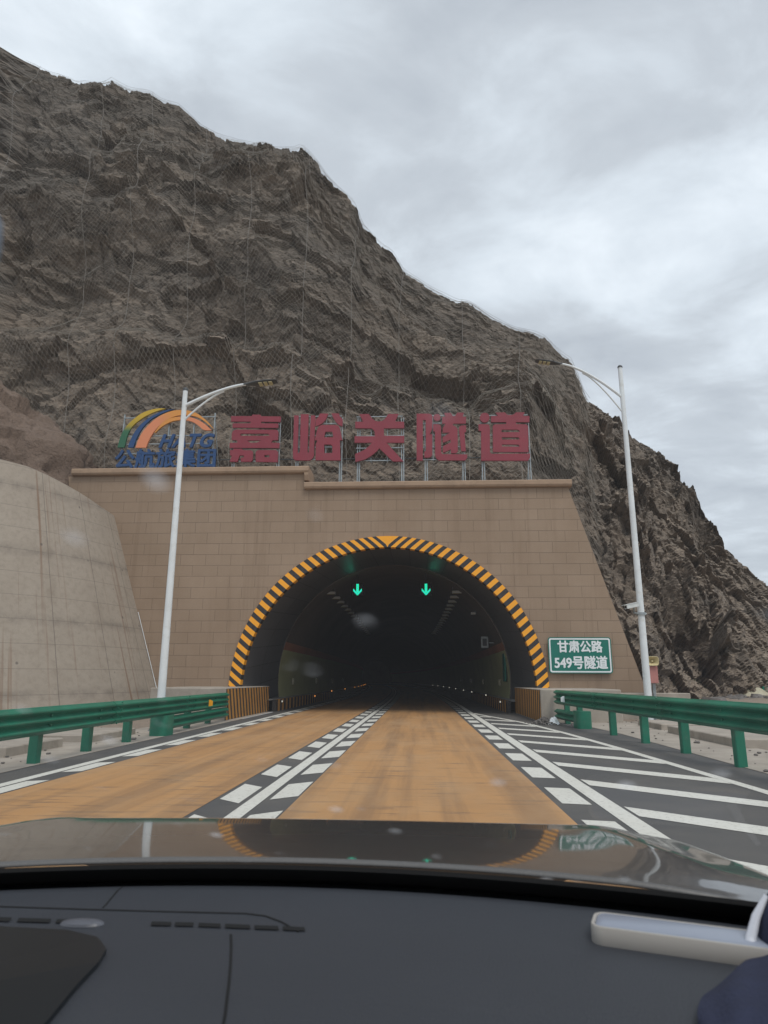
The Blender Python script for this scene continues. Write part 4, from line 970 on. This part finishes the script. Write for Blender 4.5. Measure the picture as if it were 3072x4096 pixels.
# ------------------------------------------------------------------ guardrails
def beam_profile(waves, h, depth):
    n_ = waves * 12; return [(depth * (.5 - .5 * math.cos(2 * math.pi * waves * k / n_)) ** .8, h * k / n_) for k in range(n_ + 1)]
def beam(mb, pts, z0, h, waves, sgn, depth=.085, thick=.012):
    """pts: list of (x,y) of the beam's back plane; face bulges towards sgn*x"""
    pr = beam_profile(waves, h, depth); rings_ = []
    for x, y_ in pts:
        r = [(x + sgn * a_, y_, z0 + b_) for a_, b_ in pr] + [(x + sgn * (a_ - thick), y_, z0 + b_) for a_, b_ in reversed(pr)]
        rings_.append(r)
    mb.loft(rings_)
def guardrail(lab, fx, y0, y1, z0, z1, sgn, posts, ylow, rx):
    """fx(y): x of the beam back plane; sgn: towards the road; posts stand away from the road"""
    e = thing('guardrail', lab, 'guardrail', (fx(y0), y0, 0), 'green guardrails along the road')
    cuts = [y1]
    while cuts[-1] > y0: cuts.append(cuts[-1] - 4.32)
    cuts = sorted(max(c_, y0) for c_ in cuts)
    for k in range(len(cuts) - 1):
        a_, b_ = cuts[k], cuts[k + 1] + (.3 if k < len(cuts) - 2 else 0)
        if b_ - a_ < .2: continue
        ysx = np.linspace(a_, b_, max(2, int((b_ - a_) / 1.0) + 1)); off = -.013 * sgn * (k % 2)
        m = MB(); beam(m, [(fx(y_) + off, y_) for y_ in ysx], z0, z1 - z0, 3, sgn); o = m.build('beam', MT['green_rail'], e); shade_auto(o, 50)
        m = MB(); yj = cuts[k + 1] + .15
        if k < len(cuts) - 2:
            for j in range(3):
                for dy in (-.09, .09):
                    zc_ = z0 + (z1 - z0) * (j + .5) / 3 + (.05 if dy > 0 else -.05); xx_ = fx(yj) + sgn * .072
                    m.tube([(xx_, yj + dy, zc_), (xx_ + sgn * .022, yj + dy, zc_)], .018, 6)
            m.build('bolts', MT['green_rail'], e)
    for i, y_ in enumerate(posts):
        xb = fx(y_) - sgn * .02; xp = xb - sgn * .17
        m = MB(); m.bbox(xp - .075, xp + .075, y_ - .075, y_ + .075, -.05, z1 - .06, .012); m.build('post', MT['green_rail'], e)
        m = MB(); m.box(min(xb, xp + sgn * .075), max(xb, xp + sgn * .075), y_ - .09, y_ + .09, z0 + .08, z1 - .08); m.build('spacer', MT['green_rail'], e)
        m = MB()
        for j in (0, 1):
            zc_ = z0 + (z1 - z0) * (j + 1) / 3; m.tube([(fx(y_) + sgn * .002, y_, zc_), (fx(y_) + sgn * .03, y_, zc_)], .022, 6)
        m.build('bolts', MT['green_rail'], e)
    # lower beam and its wrapped end
    ya, yb_ = ylow, y1
    m = MB(); beam(m, [(fx(y_) + sgn * .0, y_) for y_ in np.linspace(ya + .25, yb_, 6)], .12, .30, 2, sgn); shade_auto(m.build('lower_beam', MT['green_rail'], e), 50)
    xe = fx(ya); prof = [(xe + sgn * .10, ya + .5), (xe + sgn * .11, ya + .12), (xe + sgn * .09, ya), (xe + sgn * .02, ya - .06), (xe - sgn * .22, ya - .06), (xe - sgn * .28, ya), (xe - sgn * .28, ya + .3), (xe - sgn * .02, ya + .32), (xe - sgn * .0, ya + .5)]
    m = MB(); m.prism(prof, 'z', -.02, .46); shade_auto(m.build('end_wrap', MT['green_rail'], e), 50)
    return e
fxl = lambda y_: -5.78 - .024 * (y_ - 9) if y_ < 21 else -6.07
fxr = lambda y_: 4.84 - .046 * (y_ - 9.5)
guardrail('green three wave guardrail along the left shoulder', fxl, -4, 21.9, .44, .86, 1, [-2.9, -.9, 1.1, 3.1, 5.1, 7.2, 9.1, 10.9, 12.7, 14.55, 18.6, 20.6], 16.1, 0)
guardrail('green three wave guardrail along the right shoulder', fxr, -4, 22.3, .56, .985, -1, [-2.6, -.6, 1.4, 3.4, 5.4, 7.4, 9.4, 11.4, 13.4, 15.4, 17.5, 20.4, 21.8], 19.6, 0)
for x_, y_, z_, sg, lab, mt in ((fxl(19.6) + .1, 19.6, .62, 1, 'small amber reflector on the left guardrail', MT['yellow']), (fxr(20.9) - .1, 20.9, .74, -1, 'small white reflector on the right guardrail', MT['white_sheet'])):
    m = MB(); m.prism([(x_ - sg * .01, z_ - .09), (x_ + sg * .10, z_ - .07), (x_ + sg * .10, z_ + .05), (x_ + sg * .03, z_ + .09), (x_ - sg * .01, z_ + .09)], 'y', y_, y_ + .012); tag(m.build('reflector', mt), lab, 'reflector')

# ------------------------------------------------------------------ slabs, fence, rubble
def slab(x0, x1, y0, y1, h, lab):
    m = MB(); m.bbox(x0, x1, y0, y1, -.06, h, .02); tag(m.build('concrete_slab', MT['concrete_pale']), lab, 'concrete slab', 'concrete slabs behind the guardrails')
slab(-8.6, -6.9, 11.6, 13.5, .17, 'low concrete slab behind the middle of the left guardrail')
slab(-8.2, -6.75, 14.4, 16.6, .15, 'long low concrete slab just before the left lamp base')
slab(-6.95, -6.05, 16.95, 17.85, .03, 'square concrete footing under the left street lamp')
slab(6.6, 7.5, 21.75, 22.65, .03, 'square concrete footing under the right street lamp')
slab(6.2, 8.6, 9.6, 13.0, .22, 'large pale concrete slab behind the near end of the right guardrail')
slab(6.25, 8.3, 14.4, 18.4, .18, 'pale concrete slab midway behind the right guardrail')
slab(6.4, 8.6, 19.3, 21.3, .16, 'pale concrete slab near the foot of the right street lamp')
m = MB(); m.bbox(6.35, 9.3, 24.75, 25.2, -.05, .86, .02); tag(m.build('concrete_barrier', MT['concrete_pale']), 'low pale concrete barrier between the right lamp and the portal wall', 'barrier')
e = thing('wire_fence', 'green wire fence at the foot of the right rock slope', 'fence', (16.6, 40, 0))
for k in range(6):
    x_ = 14.0 + 2.5 * k; MB().bbox(x_ - .05, x_ + .05, 39.95, 40.05, -.1, .98, .01).build('post', MT['green_rail'], e)
m = MB()
for z_ in (.62, .78, .92): m.tube([(14.0, 40, z_), (26.5, 40, z_)], .008, 4)
m.build('wires', MT['green_rail'], e)
def rock(c_, s_, seed):
    u_ = np.linspace(0, 2 * math.pi, 9)[:-1]; v_ = []; f_ = []; rr_g = np.random.default_rng(seed)
    for i, (zz_, r) in enumerate(((-.4, .7), (.1, 1.0), (.55, .6))):
        for a_ in u_: k_ = r * rr_g.uniform(.65, 1.15); v_.append((c_[0] + s_[0] * k_ * math.cos(a_), c_[1] + s_[1] * k_ * math.sin(a_), c_[2] + s_[2] * (zz_ + rr_g.uniform(-.12, .12))))
    for i in range(2):
        for j in range(8): f_.append((i * 8 + j, i * 8 + (j + 1) % 8, i * 8 + 8 + (j + 1) % 8, i * 8 + 8 + j))
    f_.append(tuple(range(16, 24))); return v_, f_
m = MB()
for k in range(900):
    a_ = rng.uniform(.33, .78); y_ = np.interp(a_, [.33, .40, .5, .78], [30, 36, 44, 51]) - rng.exponential(2.4); x_ = a_ * y_
    if x_ < 8.6: continue
    s_ = .06 + rng.exponential(.10); zg = .02 + .5 * np.clip((x_ - 9.5) / 8, 0, 1) * np.clip((y_ - 16) / 14, 0, 1)
    m.add(*rock((x_, y_, zg), (s_, s_ * rng.uniform(.6, 1), s_ * rng.uniform(.4, .8)), k))
tag(m.build('rubble', MT['stone']), 'loose grey rubble along the foot of the right slope', 'rubble', kind='stuff')
m = MB()
for k in range(420):
    if k % 2: x_, y_ = rng.uniform(5.0, 8.8), rng.uniform(7, 25)
    else: x_, y_ = rng.uniform(-9.0, -6.1), rng.uniform(7, 25)
    s_ = .012 + rng.exponential(.014); m.add(*rock((x_, y_, .02 + (.05 if abs(x_) > 7.4 else 0)), (s_, s_, s_ * .7), 7000 + k))
tag(m.build('pebbles', MT['stone']), 'small stones and grit scattered over both verges', 'pebbles', kind='stuff')
m = MB()
for k in range(260):
    r = abs(rng.normal(0, .28)); a_ = rng.uniform(0, 6.28); s_ = rng.uniform(.02, .045); m.add(*rock((3.72 + r * math.cos(a_) * .9, 21.6 + r * math.sin(a_) * 1.2, max(0.01, .20 - r * .5)), (s_, s_, s_), 3000 + k))
tag(m.build('gravel', MT['stone']), 'small heap of dark gravel at the foot of the right striped block', 'gravel', kind='stuff')
def crumple(name, c_, s_, seed, mat, lab, cat):
    xs = np.linspace(-1, 1, 22); xx, yy = np.meshgrid(xs, xs, indexing='ij'); p = np.stack([xx, yy, xx * 0], -1)
    h_ = (fbm(p * 1.6 + seed, 3, .55, seed, True) * .5 + .5) * np.clip(1.25 - (xx ** 2 + yy ** 2), 0, 1)
    g_ = np.stack([c_[0] + s_[0] * (xx + .2 * fbm(p * 2 + 5, 2, .5, seed)), c_[1] + s_[1] * yy, c_[2] + s_[2] * h_], -1)
    tag(grid_mesh(name, g_, mat, smooth=False), lab, cat)
crumple('plastic_sheet', (3.98, 21.55, .0), (.16, .22, .24), 5, MT['white_sheet'], 'crumpled white plastic bag beside the dark gravel heap', 'plastic bag')
crumple('plastic_sheet', (17.6, 38.6, .42), (1.15, .7, .55), 9, MT['marker'], 'dirty white sheet lying between the green fence posts', 'plastic sheet')
crumple('plastic_sheet', (29.6, 50.2, 4.6), (.55, .4, .35), 15, MT['white_sheet'], 'white scrap lying high on the right rock slope', 'scrap')
# small shrub at the foot of the slope
e = thing('shrub', 'small olive green shrub at the foot of the right rock slope', 'shrub', (14.55, 37.6, .45))
MT['leaf'] = simple('olive_leaves', (.055, .07, .022), .8, 0, .5, 3); MT['twig'] = simple('dry_twigs', (.13, .1, .07), .9, 0, .3, 8)
m = MB(); m2 = MB()
for k in range(34):
    a_ = rng.uniform(0, 6.28); t_ = rng.uniform(.1, 1.1); L = rng.uniform(.5, .95); d = np.array([math.cos(a_) * math.sin(t_), math.sin(a_) * math.sin(t_), math.cos(t_)]); p0 = np.array([14.55, 37.6, .4])
    m2.tube([tuple(p0), tuple(p0 + d * L)], [.012, .004], 4)
    for j in range(26):
        q_ = p0 + d * L * rng.uniform(.3, 1.05) + rng.normal(0, .06, 3); u1 = _n(rng.normal(0, 1, 3)) * .035; u2 = _n(rng.normal(0, 1, 3)) * .02
        m.add([tuple(q_ - u1), tuple(q_ + u2), tuple(q_ + u1), tuple(q_ - u2)], [(0, 1, 2, 3)])
m.build('foliage', MT['leaf'], e); m2.build('stems', MT['twig'], e)

# ------------------------------------------------------------------ the car the picture is taken from
XC = -.25
car = thing('car', 'dark grey car seen from its front passenger seat, with hood and dashboard', 'car', (XC, 0, 0))
def hood_z(x, y_):
    u = (x - XC) / .93
    z_ = 1.008 - .062 * np.clip((y_ - 1.2) / .75, 0, 1) ** 1.3 - .30 * np.clip((y_ - 1.80) / .42, 0, 2) ** 2.2 - .012 * u ** 2
    z_ = z_ + .010 * np.exp(-((np.abs(u) - .74) / .075) ** 2) * np.clip((y_ - 1.15) / .25, 0, 1) * np.clip((2.2 - y_) / .5, 0, 1)     # crease on each side
    z_ = z_ - .034 * np.clip((np.abs(u) - .60) / .4, 0, 1) ** 1.6 - .25 * np.clip((np.abs(u) - .93) / .14, 0, 1) ** 1.8
    return z_
NX, NY = 140, 110
us = np.linspace(-1.06, 1.06, NX); hg = np.zeros((NX, NY, 3))
for i, u in enumerate(us):
    x = XC + .93 * u; yr = 1.245 - .27 * (x + .24) ** 2; ye = 2.26 - .24 * u ** 2
    yy = np.linspace(yr, ye, NY); hg[i] = np.stack([np.full(NY, x), yy, hood_z(x, yy)], 1)
hood = grid_mesh('hood', hg, MT['car_paint'], car)
# rolled rear edge of the hood and black cowl behind it
m = MB(); m.loft([[tuple(hg[i, 0]), tuple(hg[i, 0] + np.array([0, -.006, -.003])), tuple(hg[i, 0] + np.array([0, -.007, -.007])), tuple(hg[i, 0] + np.array([0, -.004, -.009]))] for i in range(NX)], closed=False, cap=False); shade_auto(m.build('hood_edge', MT['car_paint'], car), 60)
m = MB()
m.loft([[(x_, 1.235 - .27 * (x_ + .24) ** 2 + .02, .985), (x_, 1.235 - .27 * (x_ + .24) ** 2 - .035, .978), (x_, 1.235 - .27 * (x_ + .24) ** 2 - .055, .965), (x_, 1.235 - .27 * (x_ + .24) ** 2 - .10, .955)] for x_ in np.linspace(XC - .85, XC + .85, 60)], closed=False, cap=False)
for xw in (-.52, .28):
    yb0 = 1.235 - .27 * (xw + .24) ** 2 - .01
m.build('cowl', MT['cowl'], car)
# windscreen: curved slab of glass, with the black ceramic border at its foot
def ws(x, s_, off=0.0):
    yb0 = 1.225 - .30 * (x + .24) ** 2; y_ = yb0 - 1.10 * s_; z_ = .985 + .655 * s_ - .03 * math.sin(math.pi * s_) * 0 ; return (x * (1 - .05 * s_), y_ - off * .5, z_ - off * .86)
xs_ = np.linspace(XC - .86, XC + .86, 44); ss_ = np.linspace(0, 1, 30)
outer_ = np.array([[ws(x, s_) for s_ in ss_] for x in xs_]); inner_ = np.array([[ws(x, s_, .005) for s_ in ss_] for x in xs_])
glass = grid_mesh('windscreen', outer_, MT['glass'], car)
g2_ = MB(); g2_.loft([[ws(x, s_, .0055) for s_ in (-.03, .0, .035, .052)] + [ws(x, s_, .012) for s_ in (.052, .035, .0, -.03)] for x in xs_]); g2_.build('windscreen_border', MT['slot'], car)
# dashboard
def dash_row(x):
    yr = 1.165 - .30 * (x + .24) ** 2
    prof = [(.03, .93), (.012, .968), (0, .980), (-.015, .987), (-.045, .989), (-.09, .985), (-.118, .9835), (-.145, .982), (-.18, .981), (-.25, .979), (-.36, .978), (-.46, .968), (-.53, .945), (-.57, .90), (-.585, .82), (-.58, .6)]
    blend = min(1, max(0, (x + .16) / .12))   # ledge groove fades out right of the vents
    L = []
    for d_, z_ in prof:
        L.append((x, yr + d_, z_))
    return L
dr = np.array([dash_row(x) for x in np.linspace(XC - .86, XC + .86, 100)])
dash = grid_mesh('dashboard', dr, MT['dash'], car)
def dz(x, y_):
    r = np.array(dash_row(x)); o_ = np.argsort(r[:, 1]); return float(np.interp(y_, r[o_, 1], r[o_, 2]))
def dash_line(pts, w, mat, name, h=.0012):
    pp = []
    for k in range(len(pts) - 1):
        for q_ in range(8): f_ = q_ / 8; pp.append((pts[k][0] * (1 - f_) + pts[k + 1][0] * f_, pts[k][1] * (1 - f_) + pts[k + 1][1] * f_))
    pp.append(pts[-1])
    m = MB(); m.tube([(x, y_, dz(x, y_) + h * .4) for x, y_ in pp], w, 6, flat=.4); return m.build(name, mat, dash)
for o_fix in (): pass
gx = np.linspace(XC - .72, -.205, 40)
dash_line([(x, 1.037) for x in gx[:-2]] + [(-.215, 1.030), (-.19, 1.012), (-.175, .996), (-.16, .978)], .0019, MT['slot'], 'ledge_groove')
sl = [-.62, -.565, -.52, -.485, -.475, -.405] 
for a_, b_ in ((-.66, -.61), (-.60, -.555), (-.545, -.50), (-.492, -.475), (-.362, -.335), (-.330, -.305), (-.298, -.268), (-.262, -.228), (-.222, -.19), (-.184, -.155)):
    yv = lambda x: .992 - (.0 if x < -.3 else .05 * (x + .3))
    m = MB(); n_ = 6; v_ = []
    for k in range(n_ + 1):
        x = a_ + (b_ - a_) * k / n_; y_ = yv(x)
        v_ += [(x + .004, y_ - .006, dz(x, y_ - .006) + .0015), (x + .0, y_ + .007, dz(x, y_ + .007) + .0015)]
    m.add(v_, [(2 * k, 2 * k + 2, 2 * k + 3, 2 * k + 1) for k in range(n_)]); m.build('vent_slot', MT['slot'], dash)
dash_line([(-.245, .965), (-.235, .93), (-.222, .88), (-.21, .83), (-.197, .77), (-.188, .72), (-.186, .66)], .0016, MT['slot'], 'seam')
dash_line([(-.462, 1.145), (-.456, 1.10), (-.45, 1.045)], .0014, MT['slot'], 'seam')
m = MB(); m.loft([[(-.452 + .03 * r * math.cos(a_), .988 + .014 * r * math.sin(a_), dz(-.45, .99) + z_) for a_ in np.linspace(0, 6.283, 17)[:-1]] for r, z_ in ((1, .0), (.9, .003), (.5, .005), (.1, .0055))]); shade_auto(m.build('light_sensor', MT['sensor'], dash))
# central display at the lower left
disp = [(-.66, .962), (-.455, .952), (-.405, .932), (-.378, .898), (-.370, .86), (-.366, .80), (-.363, .74), (-.362, .68), (-.66, .68)]
m = MB(); m.loft([[(x, y_, dz(min(x, .3), max(y_, .72)) + .0 + dzv) for x, y_ in disp] for dzv in (-.02, .006)]); m.build('display', MT['screen'], dash)
# mirror; unseen pillars, roof and doors added to shade the dashboard
mr = MB(); c_ = np.array([-.300, .25, 1.482])
mr.loft([[tuple(c_ + np.array([.118 * sx * math.copysign(abs(math.cos(a_)) ** .45, math.cos(a_)), d_, .034 * sx * math.copysign(abs(math.sin(a_)) ** .6, math.sin(a_))])) for a_ in np.linspace(0, 6.283, 29)[:-1]] for d_, sx in ((-.02, .94), (-.014, 1), (.004, 1.0), (.018, .9), (.026, .6))])
mo = mr.build('rear_view_mirror', MT['mirror_shell'], car); shade_auto(mo)
mg = MB(); mg.tube([(-.30, .275, 1.49), (-.30, .36, 1.487), (-.30, .40, 1.484)], .012, 8); mg.build('mirror_stem', MT['rubber'], mo)
for sg in (-1, 1):
    pts = [ws(XC + sg * .885, s_, .01) for s_ in np.linspace(-.05, 1.0, 10)]
    MB().tube(pts, [.05] * 10, 8).build('pillar', MT['headliner'], car)
rf = MB(); rf.loft([[(XC - .84, y_, 1.56 - .02 * abs(y_)), (XC - .5, y_, 1.655), (XC, y_, 1.675), (XC + .5, y_, 1.655), (XC + .84, y_, 1.56 - .02 * abs(y_)), (XC + .82, y_, 1.52 - .02 * abs(y_)), (XC + .48, y_, 1.615), (XC, y_, 1.635), (XC - .48, y_, 1.615), (XC - .82, y_, 1.52 - .02 * abs(y_))] for y_ in (.135, -.3, -.8, -1.6)])
rf.build('roof', MT['headliner'], car)
for sg in (-1, 1):
    MB().bbox(min(XC + sg * .885, XC + sg * .975), max(XC + sg * .885, XC + sg * .975), -1.5, .92, .35, .97, .03).build('door', MT['dash'], car)

# things lying on the dashboard
e = thing('tray', 'shallow light grey tray with rounded corner lying on the dashboard', 'tray', (.3, .9, .98))
def tray_ring(inset, z_):
    p0, p1 = np.array([.208, .957]), np.array([.366, .902]); ax = _n(p1 - p0); ay = np.array([-ax[1], ax[0]]); L = .215; Wd = .062
    pts = []
    for cx, cy, a0 in ((L - .012, .012, -90), (L - .012, Wd - .012, 0), (.016, Wd - .016, 90), (.016, .016, 180)):
        r = (.016 if cx < .1 else .012) - inset
        for k in range(6):
            a_ = R(a0 + 18 * k); q_ = p0 + ax * (cx + r * math.cos(a_)) + ay * (cy + r * math.sin(a_)); pts.append((q_[0], q_[1], z_))
    return pts
zt0 = .976
m = MB(); m.loft([tray_ring(.002, zt0), tray_ring(0, zt0 + .003), tray_ring(0, zt0 + .025), tray_ring(.001, zt0 + .0265), tray_ring(.004, zt0 + .0265), tray_ring(.005, zt0 + .025), tray_ring(.005, zt0 + .008)]); shade_auto(m.build('tray_rim', MT['tray'], e), 50)
m = MB(); m.loft([tray_ring(.0055, zt0 + .0085), tray_ring(.0055, zt0 + .0255), tray_ring(.009, zt0 + .0275)]); shade_auto(m.build('tray_pad', MT['tray_pad'], e), 50)
# navy cap
e = thing('cap', 'navy blue cloth cap lying at the right end of the dashboard', 'cap', (.42, .80, .98))
def capgrid(dp=0.0, dz_=0.0, wk=1.0):
    d = np.array([.68, .73]); p_ = np.array([.73, -.68]); tip = np.array([.232, .728]); A_ = []
    for i in range(44):
        s_ = .36 * (i / 43) ** 1.4; w = .047 * wk * math.sqrt(max(1e-4, 1 - (1 - min(1, s_ / .11)) ** 2)); row = []
        for j in range(18):
            q_ = -1 + 2 * j / 17; xy = tip + d * s_ + p_ * (.012 * (1 - min(1, s_ / .1)) + .062 * min(1, s_ / .05 + .5) * (1 + q_ * w / .062) - .031 + dp)
            z_ = .987 + (w / .066) * (.016 * (1 - q_ ** 2) + .010 * (q_ + 1)) + .0 * s_ + dz_ * min(1, w / .05) + .0015 * math.sin(q_ * 7 + s_ * 40)
            row.append((xy[0], xy[1], z_))
        A_.append(row)
    return np.array(A_)
cg = capgrid(); m = MB(); m.loft([[tuple(p) for p in cg[i]] + [tuple(p - np.array([0, 0, .005])) for p in cg[i][::-1]] for i in range(44)]); shade_auto(m.build('brim', MT['navy'], e), 50)
cg = capgrid(.05, -.014, .8); m = MB(); m.loft([[tuple(p) for p in cg[i]] + [tuple(p - np.array([0, 0, .014])) for p in cg[i][::-1]] for i in range(44)]); shade_auto(m.build('brim_shade', MT['navy_shade'], e), 50)  # dark slab standing in for the shade beneath the brim
u_ = np.linspace(0, 2 * math.pi, 40); w_ = np.linspace(0, math.pi / 2, 16); uu, ww = np.meshgrid(u_, w_, indexing='ij')
cr = np.stack([.514 + .118 * np.cos(ww) * np.cos(uu), .915 + .10 * np.cos(ww) * np.sin(uu), .985 + .10 * np.sin(ww) ** .9], -1); wr = fbm(cr * 22, 3, .5, 5) * .006; wr[-1] = wr[0]; cr[..., 2] += wr
grid_mesh('crown', cr, MT['navy'], e)
m = MB(); m.tube([(.378, .905, .984), (.386, .918, 1.005), (.398, .925, 1.026), (.415, .93, 1.048)], [.007, .006, .005, .003], 8, flat=.6); m.build('white_piping', MT['white_trim'], e)
